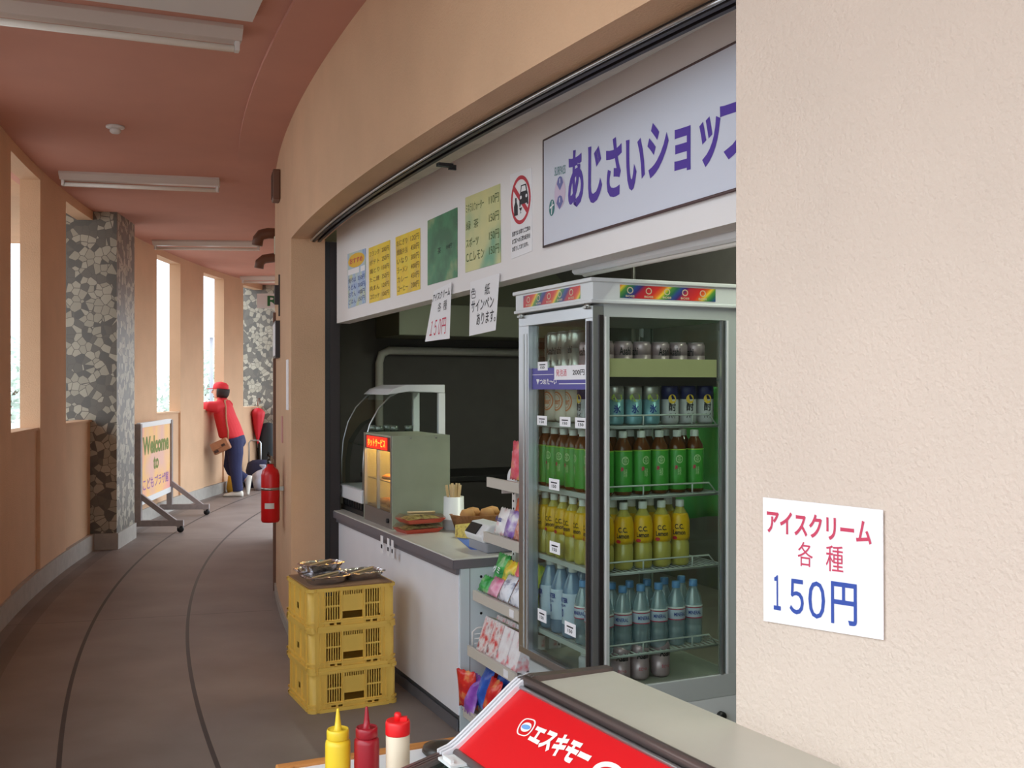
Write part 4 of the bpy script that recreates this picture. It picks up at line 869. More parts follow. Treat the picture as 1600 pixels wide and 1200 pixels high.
for i, (m_, x, y, z, a) in enumerate((('chips_red', -.03, .465, .135, 'red chip bag at the left end'), ('violet', -.05, .43, .125, 'violet chip bag low on the left end'), ('chips_red', .06, .44, .19, 'red chip bag behind the left ones'), ('chips_blue', -.02, .37, .165, 'blue chip bag, second from the left'), ('chips_red', -.04, .25, .15, 'red chip bag in front'), ('chips_blue', .03, .29, .185, 'blue chip bag in the middle'), ('chips_blue', .02, .18, .18, 'blue chip bag at the right'), ('chips_blue', -.04, .12, .13, 'blue chip bag low on the right'))):
    bag('chip_bag', x, y, z - .01, .115, .165, .05, P[m_], a + ' of the lowest rack shelf', 'snack', 'chip bags on the lowest rack shelf', .3 if i != 0 else -.1, (.4, 0, .1, -.1, 0, .1, -.15, 0)[i])
# ================================================================ DRINKS FRIDGE
FA, FB_ = 3.0, 1.69; FW, FD = .575, .57
fr = thing('drinks_fridge', smat(FA, FB_), 'tall glass drinks fridge with rainbow stickers, full of bottles and cans', 'fridge'); FM = fr.matrix_world.copy()
FWH = mat('fridge_white', (216, 220, 222), .4); LINER = mat('fridge_liner', (160, 158, 150), .5)
k = B(); k.box(0.01, FD, 0, FW, .03, .41, FWH); k.lathe([(.018, 0), (.018, .014), (.012, .02), (0, .02)], BLACK, 14, Matrix.Translation((.5, 0, .345)) @ Matrix.Rotation(math.pi / 2, 4, 'X')); k.build('base', fr)
k = B()
for x in (.06, FD - .06):
    for y in (.06, FW - .06): k.lathe([(.02, 0), (.02, .03), (0, .03)], BLACK, 10, Matrix.Translation((x, y, 0)))
k.build('feet', fr)
k = B(); k.box(.03, FD, 0, FW, .41, .49, ALUG); k.build('sill', fr, bevel=.003)
k = B(); k.box(-.02, FD + .01, -.012, FW + .012, 1.785, 1.852, FWH); k.box(-.03, FD + .015, -.02, FW + .02, 1.848, 1.862, FWH); k.box(-.026, FD + .012, -.016, FW + .016, 1.778, 1.79, FWH); k.build('header', fr, bevel=.003)
k = B(); k.box(.03, FD, 0, FW, 1.735, 1.785, ALUG); k.build('top_frame', fr)
for x0, x1 in ((.03, .052), (FD - .045, FD)):
    for y0, y1 in ((0, .03), (FW - .03, FW)):
        k = B(); k.box(x0, x1, y0, y1, .49, 1.735, ALUG); pq_ = k.build('post', fr); k = B(); k.box(x0 + .002, x0 + .009, (y0 - .002 if y0 < .1 else y1), (y0 if y0 < .1 else y1 + .002), .49, 1.735, WHITE); k.build('strip', pq_)
k = B(); k.box(FD - .065, FD - .057, -.001, .01, .49, 1.735, ALU); k.build('window_bar', fr)
FG = glass('fridge_glass', (236, 242, 238), .03)
k = B(); k.box(.052, FD - .045, .008, .013, .49, 1.735, FG); k.build('side_glass', fr)
k = B(); k.box(.052, FD - .045, FW - .013, FW - .008, .49, 1.735, FG); k.build('side_glass', fr)
k = B(); k.box(FD - .012, FD - .006, .03, FW - .03, .49, 1.735, FG); k.build('back_glass', fr)
k = B(); k.box(.03, FD - .01, .01, FW - .01, .46, .492, LINER); k.build('deck', fr)
k = B()
for y in (.022, FW - .022):
    for x in ((.1 if y > .1 else .044), FD - .05): k.box(x - .01, x + .004, y - .004, y + .004, .49, 1.70, LINER)
k.build('shelf_track', fr)
# door
dr_ = B(); dr_.box(-.012, .028, 0, FW, 1.73, 1.77, ALU); dr_.box(-.012, .028, 0, FW, .495, .52, ALU); dr_.box(-.012, .028, FW - .085, FW, .52, 1.73, ALU); dr_.box(-.012, .028, 0, .05, .52, 1.73, ALU); dr_.box(-.0135, -.012, FW - .05, FW - .04, .52, 1.70, ALUG); dr_.box(-.0135, -.012, FW - .075, FW - .07, .52, 1.70, ALUG)
dr_ = dr_.build('door', fr, bevel=.002)
k = B(); k.box(.005, .01, .05, FW - .085, .52, 1.73, FG); k.build('glass_pane', dr_)
k = B(); k.box(.01, .026, -.006, 0.0, .50, 1.74, DARK); k.box(-.02, -.012, .012, .03, .52, 1.72, DARK); k.build('handle', dr_)
for y in (.03, FW - .03):
    k = B(); k.lathe([(.014, 0), (.014, .02), (0, .02)], STEEL, 12, Matrix.Translation((-.012, y, 1.76))); k.box(-.028, 0, y - .012, y + .012, 1.762, 1.77, STEEL); k.build('hinge', dr_)
VB = mat('violet_band', (84, 78, 158), .5)
k = B(); k.box(.0035, .0048, .052, FW - .087, 1.492, 1.57, VB)
q = [(.003, FW - .087, 1.57), (.003, .052, 1.57), (.003, .052, 1.492), (.003, FW - .087, 1.492)]
k.text('▼つめた〜い', q, (.08, .22, .46, .5), PAPER, .02, .0008); k.rect(q, 0, .68, .4, .70, PAPER, .0006); k.rect(q, .5, .24, 1, .27, PAPER, .0006); k.build('band', dr_)
def card(y, z, w_, h_, label, big=None):
    k = B(); k.box(.0018, .0030, y - w_ / 2, y + w_ / 2, z - h_ / 2, z + h_ / 2, PAPER); q = [(.0017, y + w_ / 2, z + h_ / 2), (.0017, y - w_ / 2, z + h_ / 2), (.0017, y - w_ / 2, z - h_ / 2), (.0017, y + w_ / 2, z - h_ / 2)]
    if big: k.text('発泡酒', q, (.06, .25, .38, .75), INKR, .0, .0005); k.text('200円', q, (.56, .3, .9, .7), INK, .02, .0005)
    else: k.rect(q, .2, .6, .8, .72, INK, .0005); k.text('150', q, (.28, .2, .72, .48), INK, .02, .0005)
    k.build('price_tag', dr_)
def door_pt(px, py): p = hit(px, py, shop(0, FB_), V); return p.dot(U) - FA, p.z
for px, py, w_, h_, bg in ((847, 572, .08, .032, 0), (891, 582, .25, .05, 1), (846, 657, .08, .034, 0), (882, 659, .08, .034, 0), (907, 661, .085, .036, 0), (865, 757, .08, .04, 0), (866, 856, .08, .042, 0), (846, 962, .07, .044, 0), (890, 983, .08, .044, 0)):
    y, z = door_pt(px, py); card(min(max(y, .05 + w_ / 2), FW - .03), z, w_, h_, '', bg)
# rainbow stickers
def rainbow_mat():
    m = bpy.data.materials.new('rainbow_print'); m.use_nodes = True; h = N(m); p = h.n['Principled BSDF']; p.inputs['Roughness'].default_value = .35
    tc = h.new('ShaderNodeTexCoord'); s = h.new('ShaderNodeSeparateXYZ'); h.link(tc.outputs['Object'], s.inputs[0])
    d = h.math('FRACT', h.math('ADD', h.math('MULTIPLY', h.math('SUBTRACT', h.math('SUBTRACT', s.outputs[0], s.outputs[1]), h.math('MULTIPLY', s.outputs[2], 1.1)), 5.6), 20.2))
    cs = [(0, (176, 34, 52)), (.3, (206, 44, 40)), (.42, (224, 110, 40)), (.5, (236, 206, 60)), (.58, (90, 150, 60)), (.7, (40, 104, 80)), (.8, (44, 70, 140)), (.9, (60, 40, 110)), (1, (176, 34, 52))]
    h.link(h.ramp(d, [(a, rgb(*c)) for a, c in cs]), p.inputs['Base Color']); return m
RB = rainbow_mat(); GOLD = mat('pale_gold_ink', (206, 190, 160), .5)
def sticker(q, nm):
    k = B(); k.sheet(q, .001, RB)
    for i in range(5):
        x = .1 + .19 * i; k.disc(q, x, .6, .032, .26, GOLD, .0006, 20, .7); k.text('BOSS', q, (x - .045, .08, x + .045, .24), GOLD, .03, .0006)
    k.build(nm, fr)
sticker([(.085, -.0135, 1.842), (.47, -.0135, 1.842), (.47, -.0135, 1.798), (.085, -.0135, 1.798)], 'side_sticker')
sticker([(-.0215, FW - .06, 1.842), (-.0215, .07, 1.842), (-.0215, .07, 1.798), (-.0215, FW - .06, 1.798)], 'front_sticker')
SZ = [.595, .875, 1.13, 1.37, 1.535]
WIRE = mat('wire_white', (200, 206, 204), .35)
for i, z in enumerate(SZ):
    k = B()
    for x in [.045 + .0215 * j for j in range(24)]: k.tube([(x, .03, z - .004), (x, FW - .03, z - .004)], .0022, WIRE, 5, smooth=True)
    for y in (.03, .3, FW - .03): k.tube([(.04, y, z - .009), (FD - .03, y, z - .009)], .003, WIRE, 5)
    k.box(.034, .046, .028, FW - .028, z - .016, z + .002, WIRE); s = k.build('shelf', fr)
    if i < 4:
        k = B(); y = .026; k.tube([(.05, y, z), (.05, y, z + .034), (.47, y, z + .034), (.50, y, z)], .003, WIRE, 6); k.tube([(.05, y, z - .004), (.51, y, z - .004)], .003, WIRE, 6)
        for x in (.2, .4): k.tube([(x, y, z), (x, y, z + .034)], .003, WIRE, 5)
        k.build('guard_rail', s)
    else:
        k = B(); k.box(.06, .50, .022, .028, z + .0, z + .062, mat('cream_tray', (206, 197, 150), .5)); k.box(.06, .5, .022, .03, z - .03, z - .001, DARK); k.build('tray_edge', s)
# ---- bottle and can makers (prototype first, copies after)
CAPW = mat('white_cap', (236, 238, 236), .4); CAPB = mat('blue_cap', (110, 160, 216), .4)
def base_tea(r):
    k = B(); k.lathe([(0, 0), (.028, 0), (.0325, .008), (.0325, .15), (.03, .168), (.017, .19), (.0135, .198)], mat('tea_body', (96, 52, 22), .12), 18); k.build('body', r)
    k = B(); LB = mat('tea_label', (70, 160, 60), .35, var=.12, vscale=30); k.lathe([(.0328, .012), (.0332, .014), (.0332, .150), (.0322, .153)], LB, 22)
    LGT = mat('pale_green_ink', (196, 226, 170), .5); k.wdisc(.0332, .118, math.pi, .0125, .0145, LGT, .0006, 18, .8); k.wrap('茶', .0332, .107, .129, math.pi, .014, LGT, 0)
    k.wrap('濃', .0332, .082, .096, math.pi - .35, .011, INKR, .03); k.wrap('緑', .0332, .062, .09, math.pi, .013, LGT, 0); k.lathe([(.0334, .149), (.0334, .152)], mat('lime_ink', (170, 206, 70), .4), 22); k.build('label', r)
    k = B(); k.lathe([(.0145, .194), (.0148, .196), (.0148, .216), (.013, .218), (0, .218)], CAPW, 16); k.build('cap', r)
def base_lemon(r):
    k = B(); k.lathe([(0, 0), (.029, 0), (.033, .01), (.0335, .075), (.031, .083), (.0345, .10), (.0345, .15), (.029, .175), (.016, .198), (.0135, .205)], mat('lemon_body', (190, 178, 88), .1, coat=.6), 18); k.build('body', r)
    k = B(); YL = mat('lemon_label', (236, 186, 26), .3, var=.05, vscale=25); k.lathe([(.0322, .088), (.0350, .101), (.0350, .151), (.0295, .1755), (.026, .1815)], YL, 22)
    k.wrap('C.C.', .0350, .128, .146, math.pi, .032, INK, .03); k.wrap('Lemon', .0350, .108, .125, math.pi, .044, INK, .03); k.wdisc(.0348, .097, math.pi - .45, .009, .006, mat('sign_red'), .001); k.build('label', r)
    k = B(); k.lathe([(.0145, .204), (.0148, .206), (.0148, .226), (.013, .228), (0, .228)], CAPW, 16); k.build('cap', r)
PET = glass('clear_pet', (214, 230, 234), .10, .06, .3, (206, 226, 238)); PETB = glass('frosted_pet', (190, 210, 232), .08, .1, .45, (176, 204, 236))
def base_water(r):
    k = B(); k.lathe([(0, 0), (.028, 0), (.032, .008), (.032, .03), (.0305, .034), (.032, .04), (.032, .06), (.0305, .064), (.032, .07), (.032, .135), (.028, .16), (.016, .19), (.0135, .2)], PET, 18); k.build('body', r)
    k = B(); k.lathe([(.0324, .092), (.0326, .093), (.0326, .126), (.0324, .127)], mat('pale_blue_label', (206, 216, 236), .35), 22); RB_ = mat('label_red_band', (196, 40, 80), .4)
    k.lathe([(.0328, .090), (.0328, .0935)], RB_, 22); k.lathe([(.0328, .1255), (.0328, .1285)], RB_, 22); k.lathe([(.0328, .1285), (.0328, .1345)], PAPER, 22); k.wrap('MINERAL', .0328, .104, .117, math.pi, .046, INKB, .02); k.build('label', r)
    k = B(); k.lathe([(.0145, .199), (.0148, .2), (.0148, .220), (.013, .222), (0, .222)], CAPB, 16); k.build('cap', r)
def base_sport(r):
    k = B(); k.lathe([(0, 0), (.037, 0), (.041, .01), (.041, .15), (.036, .18), (.018, .225), (.0145, .235)], PETB, 20, None, True, .85); k.build('body', r)
    k = B(); SL = mat('sport_label', (214, 226, 246), .35); k.lathe([(.0414, .05), (.0418, .052), (.0418, .155), (.0405, .16)], SL, 22, None, True, .85)
    k.wrap('WATER', .0416, .128, .146, math.pi, .05, INKB, .04, .001); k.wrap('0', .0416, .075, .105, math.pi, .012, INKB, .02, .001); k.wrap('AQUA', .0416, .112, .122, math.pi, .034, INKB, .02, .001); k.build('label', r)
    k = B(); k.lathe([(.0155, .234), (.016, .236), (.016, .257), (.014, .259), (0, .259)], CAPW, 16); k.build('cap', r)
def can(mt_low, mt_up=None, h_=.122, R=.033, deco=None, tm=INK):
    def f_(r):
        k = B(); k.lathe([(0, .006), (.022, .006), (.025, 0), (.03, .006), (R, .014), (R, h_ * .62)], mt_low, 20); k.lathe([(R, h_ * .62), (R, h_ - .012), (.028, h_ - .001)], mt_up or mt_low, 20)
        if deco: deco(k, R, h_)
        k.build('body', r)
        k = B(); k.lathe([(.028, h_ - .001), (.0285, h_), (.027, h_), (.0255, h_ - .004), (0, h_ - .004)], ALU, 20); k.cbox(-.006, 0, h_ - .003, .018, .011, .0015, ALU); k.build('lid', r)
    return f_
SILV = mat('silver_can', (206, 202, 196), .32, .7); SILVP = mat('pink_silver_can', (204, 176, 186), .35, .4); PALE = mat('pale_beige_can', (226, 214, 200), .4); NAVY = mat('navy_print', (40, 42, 96), .4); YDOT = mat('yellow_print', (230, 190, 60), .4); AQ = mat('aqua_print', (130, 176, 190), .35, .3); LIMEP = mat('lime_print', (166, 186, 70), .4); WPR = mat('white_print', (192, 190, 196), .4); ORP = mat('orange_print', (214, 130, 80), .5)
c_tall = can(SILV, None, .168, .033, lambda k, R, h: (k.wrap('Asahi', R, .085, .112, math.pi, .042, INK, .02), k.wrap('生', R, .05, .065, math.pi, .014, INK, .02)))
c_short = can(SILVP, None, .122, .033, lambda k, R, h: (k.wrap('Asahi', R, .074, .102, math.pi, .042, INK, .02), k.wrap('生ビール', R, .035, .047, math.pi, .03, INKR, .02)))
c_pale = can(PALE, None, .14, .036, lambda k, R, h: (k.wdisc(R, .078, math.pi, .03, .036, ORP, .0006, 24, .84), k.wrap('Beer', R, .066, .09, math.pi, .036, ORP, .02), k.wdisc(R, .078, math.pi, .02, .026, ORP, .0005, 24, .9)))
c_navy = can(WPR, NAVY, .14, .031, lambda k, R, h: (k.wdisc(R, .088, math.pi, .014, .016, YDOT, .0007), k.wrap('酎', R, .046, .076, math.pi, .026, INK, .02), k.wrap('ハイ', R, .02, .04, math.pi, .026, INK, .02)))
c_aqua = can(AQ, SILV, .14, .031, lambda k, R, h: (k.wdisc(R, .094, math.pi, .02, .014, LIMEP, .0007), k.wrap('氷', R, .04, .07, math.pi, .026, INKB, .03)))
PROTO = {}
def put(kind, maker, cat, label, group, x, y, z, rz):
    M = FM @ Matrix.Translation((x, y, z)) @ Matrix.Rotation(rz, 4, 'Z')
    if kind not in PROTO:
        r = thing(kind[0], M, label, cat, group); maker(r); PROTO[kind] = r; return r
    return dup(PROTO[kind], M, label, group)
rn = random.Random(11)
def rows(kind, maker, cat, desc, group, z, ncol, ndep, px_, py_, x0=.075, y0=.075, rot=None, skip=()):
    for c_ in range(ncol):
        for d in range(ndep):
            if c_ > 1 and d > 1: continue            # the photo shows only the front rows and the window side
            if (c_, d) in skip: continue
            if d == 0: where = 'front row, %s from side window' % ORD[c_]
            elif c_ == 0: where = 'beside the side window, %s from the door' % ORD[d]
            else: where = '%s row, %s from side window' % (ORD[d], ORD[c_])
            put(kind, maker, cat, '%s, %s' % (desc, where), group, x0 + d * px_, y0 + c_ * py_, z + .001, (rot(c_, d) if rot else 0) + rn.uniform(-.35, .35))
side = lambda c_, d: 1.57 * .8 if (c_ == 0 and d > 0) else 0.15
rows(('tea_bottle',), base_tea, 'bottle', 'green tea bottle on the middle shelf', 'green tea bottles in the fridge', SZ[2], 7, 6, .0735, .074, rot=lambda c_, d: side(c_, d))
rows(('lemon_bottle',), base_lemon, 'bottle', 'yellow lemon soda bottle below the tea', 'lemon soda bottles in the fridge', SZ[1], 7, 5, .0765, .0745, rot=lambda c_, d: side(c_, d))
rows(('water_bottle',), base_water, 'bottle', 'clear water bottle with blue cap', 'water bottles in the fridge', SZ[0], 3, 6, .0725, .074, rot=lambda c_, d: side(c_, d))
for i, (x, y) in enumerate(((.085, .50), (.085, .41), (.085, .32), (.17, .48), (.17, .39), (.255, .45))):
    put(('sports_bottle',), base_sport, 'bottle', 'pale blue sports drink bottle on low shelf, %s from left in the %s row' % (ORD[i % 3], 'front' if i < 3 else 'inner'), 'sports drink bottles in the fridge', x, y, SZ[0] + .001, rn.uniform(-.3, .1))
for i, y in enumerate((.45, .365, .28)):
    for d in range(2): put(('tall_can',), c_tall, 'can', 'tall silver beer can on the top fridge shelf, %s, %s from left' % (('front row', 'second row')[d], ORD[i]), 'tall silver cans in the fridge', .08 + d * .075, y, SZ[4] + .001, rn.uniform(-.2, .5))
for d in range(6): put(('short_can',), c_short, 'can', 'short silver beer can on the top shelf by the side window, %s from door' % ORD[d], 'short silver cans in the fridge', .08 + d * .075, .085, SZ[4] + .001, .3 if d == 0 else (1.3, 0, 1.5, .6, .1)[d - 1])
put(('short_can',), c_short, 'can', 'short silver beer can on the top shelf, right of the tall cans', 'short silver cans in the fridge', .08, .195, SZ[4] + .001, .2)
for i, y in enumerate((.47, .385, .30)):
    for d in range(2): put(('pale_can',), c_pale, 'can', 'pale can with orange ring emblem in the fridge, %s, %s from left' % (('front row', 'second row')[d], ORD[i]), 'pale cans in the fridge', .085 + .08 * d, y, SZ[3] + .001, rn.uniform(-.2, .3))
put(('navy_can',), c_navy, 'can', 'navy and white can with yellow dot in the fridge front row, left one', 'navy cans in the fridge', .08, .215, SZ[3] + .001, .1)
put(('navy_can',), c_navy, 'can', 'navy and white can with yellow dot in the fridge front row, right one', 'navy cans in the fridge', .08, .145, SZ[3] + .001, .1)
for d in range(6):
    if d < 3: put(('aqua_can',), c_aqua, 'can', 'aqua can with lime emblem by the fridge side window, %s from the door' % ORD[d], 'aqua cans in the fridge', .115 + d * .072, .072, SZ[3] + .001, 1.3)
    else: put(('navy_can',), c_navy, 'can', 'navy can with yellow dot by the fridge side window, %s from the back' % ORD[5 - d], 'navy cans in the fridge', .115 + d * .074, .072, SZ[3] + .001, 1.3)
for i in range(3): put(('navy_can',), c_navy, 'can', 'navy can with yellow dot, inner row behind the aqua cans, %s from the door' % ORD[i], 'navy cans in the fridge', .15 + i * .075, .15, SZ[3] + .001, 1.2)
for i, (x, y) in enumerate(((.14, .075), (.215, .075), (.30, .075), (.18, .15), (.265, .15), (.34, .145))):
    put(('short_can',), c_short, 'can', 'short silver beer can on the fridge floor, %s' % ('by the side window, %s from the door' % ORD[i] if i < 3 else 'inner row, %s from the door' % ORD[i - 3]), 'short silver cans in the fridge', x, y, .4925, 1.2 + i * .2)
put(('tea_bottle',), base_tea, 'bottle', 'tea bottle with white cap standing on the fridge floor behind the door', 'green tea bottles in the fridge', .13, .24, .4925, 0) if False else None
t = thing('water_jug', FM @ Matrix.Translation((.09, .22, .4925)), 'small white capped jar on the fridge floor behind the door', 'jar')
k = B(); k.lathe([(0, 0), (.03, 0), (.032, .01), (.032, .05), (.022, .06)], WPR, 16); k.build('body', t); k = B(); k.lathe([(.024, .06), (.025, .062), (.025, .088), (0, .09)], CAPW, 16); k.build('lid', t)
# green apron hanging in the shop beyond the fridge
k = B(); n = 12; vs = []
for j in range(9):
    for i in range(n): u_ = i / (n - 1); vs.append(((u_ - .5) * .5 * (1 - .5 * (1 - j / 8) ** 3), .02 * math.sin(u_ * 15 + j * .3), -.08 * j))
k.add(vs, [(j * n + i, j * n + i + 1, (j + 1) * n + i + 1, (j + 1) * n + i) for j in range(8) for i in range(n - 1)], mat('green_cloth', (80, 176, 90), .7), True)
o = k.build('green_apron', None, smat(4.25, 3.1, 1.50)); s_ = o.modifiers.new('thick', 'SOLIDIFY'); s_.thickness = .006; tag(o, 'green cloth hanging in the shop behind the fridge', 'cloth')
o = B().tube([(-.5, 0, 0), (.3, 0, 0)], .01, STEEL, 8).tube([(-.5, 0, 0), (-.5, 0, 1.04)], .01, STEEL, 8).tube([(.3, 0, 0), (.3, 0, 1.04)], .01, STEEL, 8).build('hanging_rail', None, smat(4.25, 3.1, 1.51)); tag(o, 'steel rail carrying the green cloth inside the shop', 'rail')
# ================================================================ YELLOW CRATES
CRY = mat('yellow_crate_plastic', (230, 190, 88), .5, var=.08, vscale=6)
def crate_parts(r):
    wx, wy, h = .415, .40, .19      # x into the shop (front face towards the viewer at y = 0), y away
    def face(k, w, M, slots_=True):
        hs = []; c0 = w / 2
        for gx in ((c0 - .130, c0 + .062) if slots_ else ()):
            for row in ((.044, .102), (.110, .172)):
                for i in range(6): hs.append((gx + .001 + i * .0118, row[0], gx + .0082 + i * .0118, row[1]))
        hs.append((c0 - .048, .045, c0 + .048, .078) if slots_ else (c0 - .02, .07, c0 + .02, .10))
        for i in range(9 if slots_ else 0): hs.append((c0 - .046 + i * .0108, .155, c0 - .040 + i * .0108, .172))
        for gx in ((c0 - .11, c0 + .065) if slots_ else ()):
            for i in range(2): hs.append((gx + i * .033, .018, gx + .022 + i * .033, .029))
        for gx in (c0 - .135, c0 + .129): hs.append((gx, .045, gx + .007, .053))
        k.holes(w, h, .004, hs, CRY, M)
        k.box(0.02, w - .02, -.008, .0, .030, .038, CRY, M); k.box(.015, w - .015, -.009, 0, 0, .016, CRY, M); k.box(.01, w - .01, -.008, 0, h - .014, h, CRY, M)
        for x in (.025, c0 - .134, c0 - .054, c0 + .054, c0 + .138, w - .025): k.box(x - .003, x + .003, -.006, 0, .016, h - .01, CRY, M)
    k = B(); face(k, wx - .05, Matrix.Translation((.025, 0, 0))); k.build('front_side', r)
    k = B(); face(k, wx - .05, Matrix.Translation((wx - .025, wy, 0)) @ Matrix.Rotation(math.pi, 4, 'Z'), False); k.build('back_side', r)
    k = B(); face(k, wy - .05, Matrix.Translation((0, wy - .025, 0)) @ Matrix.Rotation(-math.pi / 2, 4, 'Z'), False); k.build('left_side', r)
    k = B(); face(k, wy - .05, Matrix.Translation((wx, .025, 0)) @ Matrix.Rotation(math.pi / 2, 4, 'Z'), False); k.build('right_side', r)
    for x, y, a0 in ((.025, .025, 180), (wx - .025, .025, 270), (wx - .025, wy - .025, 0), (.025, wy - .025, 90)):
        k = B(); pts = []
        for rr in (.025, .021): pts.append([(x + rr * math.cos(math.radians(a0 + i * 15)), y + rr * math.sin(math.radians(a0 + i * 15))) for i in range(7)])
        vs = [(px, py, z) for z in (0, h) for ring in pts for px, py in ring]
        k.add(vs, [(i, i + 1, 15 + i, 14 + i) for i in range(6)] + [(7 + i, 21 + i, 22 + i, 8 + i) for i in range(6)] + [(14 + i, 15 + i, 22 + i, 21 + i) for i in range(6)], CRY, True)
        for z0, z1 in ((0, .016), (.03, .038), (h - .014, h)):
            rg = [[(x + rr * math.cos(math.radians(a0 + i * 15)), y + rr * math.sin(math.radians(a0 + i * 15))) for i in range(7)] for rr in (.025, .0335)]
            vs = [(px, py, z) for z in (z0, z1) for ring in rg for px, py in ring]
            k.add(vs, [(7 + i, 8 + i, 22 + i, 21 + i) for i in range(6)] + [(14 + i, 21 + i, 22 + i, 15 + i) for i in range(6)] + [(i, i + 1, 8 + i, 7 + i) for i in range(6)], CRY)
        k.build('corner_post', r)
    k = B(); k.box(.004, wx - .004, .004, wy - .004, .004, .010, CRY); k.build('floor_panel', r)
c0 = smat(4.70, 1.153, 0, .03)
cr = thing('crate', c0, 'yellow plastic crate at the bottom of the stack beside the counter', 'crate', 'yellow crates stacked by the counter'); crate_parts(cr)
dup(cr, c0 @ Matrix.Translation((-.004, .004, .19)) @ Matrix.Rotation(.006, 4, 'Z'), 'yellow plastic crate in the middle of the stack beside the counter')
dup(cr, c0 @ Matrix.Translation((-.008, .003, .38)) @ Matrix.Rotation(-.006, 4, 'Z'), 'yellow plastic crate topmost in the stack, under the foil trays')
TM = c0 @ Matrix.Translation((-.008, .003, .57))
o = B().box(.008, .405, .008, .395, 0, .006, mat('cardboard', (146, 112, 84), .8, var=.08)).build('cardboard_sheet', None, TM); tag(o, 'brown cardboard sheet covering the topmost yellow crate', 'cardboard')
FOIL = mat('foil', (214, 212, 216), .2, .95, bump=.8, bscale=40); FOODT = blotch('wrapped_food', [(84, 70, 62), (118, 104, 90), (60, 50, 46)], 14, .15)
def foil_parts(t):
    k = B(); rn2 = random.Random(3); n = 40; vs = []; hx, hy = .10, .075
    def ring(sx, sy, z, amp):
        for i in range(n):
            a = 2 * math.pi * i / n; c, s = math.cos(a), math.sin(a); p = 4.0; d = (abs(c) ** p + abs(s) ** p) ** (-1 / p); e = 1 + (amp if i % 2 else -amp) * rn2.uniform(.3, 1)
            vs.append((sx * c * d * e, sy * s * d * e, z + amp * .05 * (i % 3)))
    ring(hx * .8, hy * .8, 0, 0); ring(hx * .95, hy * .95, .028, .01); ring(hx * 1.08, hy * 1.1, .032, .035); ring(hx * 1.0, hy * 1.0, .036, .03); ring(hx * .9, hy * .88, .026, 0)
    k.add(vs, [(j * n + i, j * n + (i + 1) % n, (j + 1) * n + (i + 1) % n, (j + 1) * n + i) for j in range(4) for i in range(n)] + [tuple(range(n - 1, -1, -1))], FOIL, False); k.build('tray', t)
    k = B(); k.cbox(0, 0, .026, .168, .122, .012, FOODT); k.build('food', t, bevel=.005)
    k = B(); k.cbox(0, 0, .036, .19, .008, .005, CW, Matrix.Rotation(.55, 4, 'Z')); k.build('chopsticks', t)
fo = thing('foil_tray', TM @ Matrix.Translation((.115, .125, .006)) @ Matrix.Rotation(.05, 4, 'Z'), 'foil food tray on the crate, lower left of the three', 'food tray', 'foil food trays on the crate'); foil_parts(fo)
dup(fo, TM @ Matrix.Translation((.305, .16, .006)) @ Matrix.Rotation(.12, 4, 'Z'), 'foil food tray on the crate, lower right of the three')
dup(fo, TM @ Matrix.Translation((.13, .255, .043)) @ Matrix.Rotation(.2, 4, 'Z') @ Matrix.Rotation(-.03, 4, 'X'), 'foil food tray stacked on top of the other two, on the crate')
dup(fo, TM @ Matrix.Translation((.125, .305, .006)) @ Matrix.Rotation(-.05, 4, 'Z'), 'foil food tray at the back of the crate, beneath the topmost tray')
# ================================================================ ICE CREAM FREEZER
TF = math.radians(28.8); FZ0 = Matrix.Translation((.236, 2.55, 0)) @ Matrix.Rotation(TF, 4, 'Z'); LF = 1.55
fz_ = thing('ice_cream_freezer', FZ0, 'ice cream freezer with sloping red sign panel in the right foreground', 'freezer')
FTOP = mat('freezer_top', (196, 192, 178), .4, var=.03); FBODY = mat('freezer_white', (222, 222, 220), .4); TRIM = mat('brown_grey_trim', (120, 104, 100), .3, .6); REDP = mat('red_sign_panel', (212, 16, 26), .35)
S0, S1, S2, S3 = (-.005, .81), (-.25, .815), (-.43, .685), (-.60, .645)
k = B(); k.prism([(-.005, .06), (-.005, .79), (-.25, .795), (-.41, .665), (-.59, .56), (-.60, .06)], -LF + .01, -.012, FBODY); k.build('body', fz_)
k = B(); k.prism([(-.005, .79), (-.005, .81), (-.232, .813), (-.232, .793)], -LF, -.012, FTOP); k.build('top_panel', fz_)
k = B(); k.prism([(-.255, .795), (-.263, .803), (-.425, .688), (-.418, .68)], -LF, -.028, REDP); pnl = k.build('sign_panel', fz_)
k = B(); k.tube([(-.243, -LF, .816), (-.243, -.02, .816)], .013, TRIM, 10); k.tube([(-.262, -LF, .806), (-.262, -.03, .806)], .005, ALU, 8); k.build('upper_trim', fz_)
k = B(); k.tube([(-.428, -LF, .683), (-.428, -.02, .683)], .009, TRIM, 10); k.box(-.445, -.425, -LF, -.02, .662, .676, ALUG); k.build('lower_trim', fz_)
BRT = mat('bright_trim', (232, 232, 236), .35, .15)
k = B()
path = [(-.005, .806), (-.14, .81), (-.225, .815), (-.25, .812), (-.27, .799), (-.34, .746), (-.41, .695), (-.435, .682), (-.46, .675), (-.53, .659), (-.60, .643)]
def band(y0, y1, z0, z1, mt, a=0, b_=None):
    pp = path[a:b_]; vs = []
    for x, z in pp:
        for y, dz in ((y0, z0), (y1, z0), (y1, z1), (y0, z1)): vs.append((x + (-dz * .55 if -.43 < x < -.24 else 0), y, z + dz * (.8 if -.43 < x < -.24 else 1)))
    m = len(pp); k.add(vs, [(i * 4 + j, i * 4 + (j + 1) % 4, i * 4 + 4 + (j + 1) % 4, i * 4 + 4 + j) for i in range(m - 1) for j in range(4)] + [(3, 2, 1, 0), tuple((m - 1) * 4 + j for j in range(4))], mt)
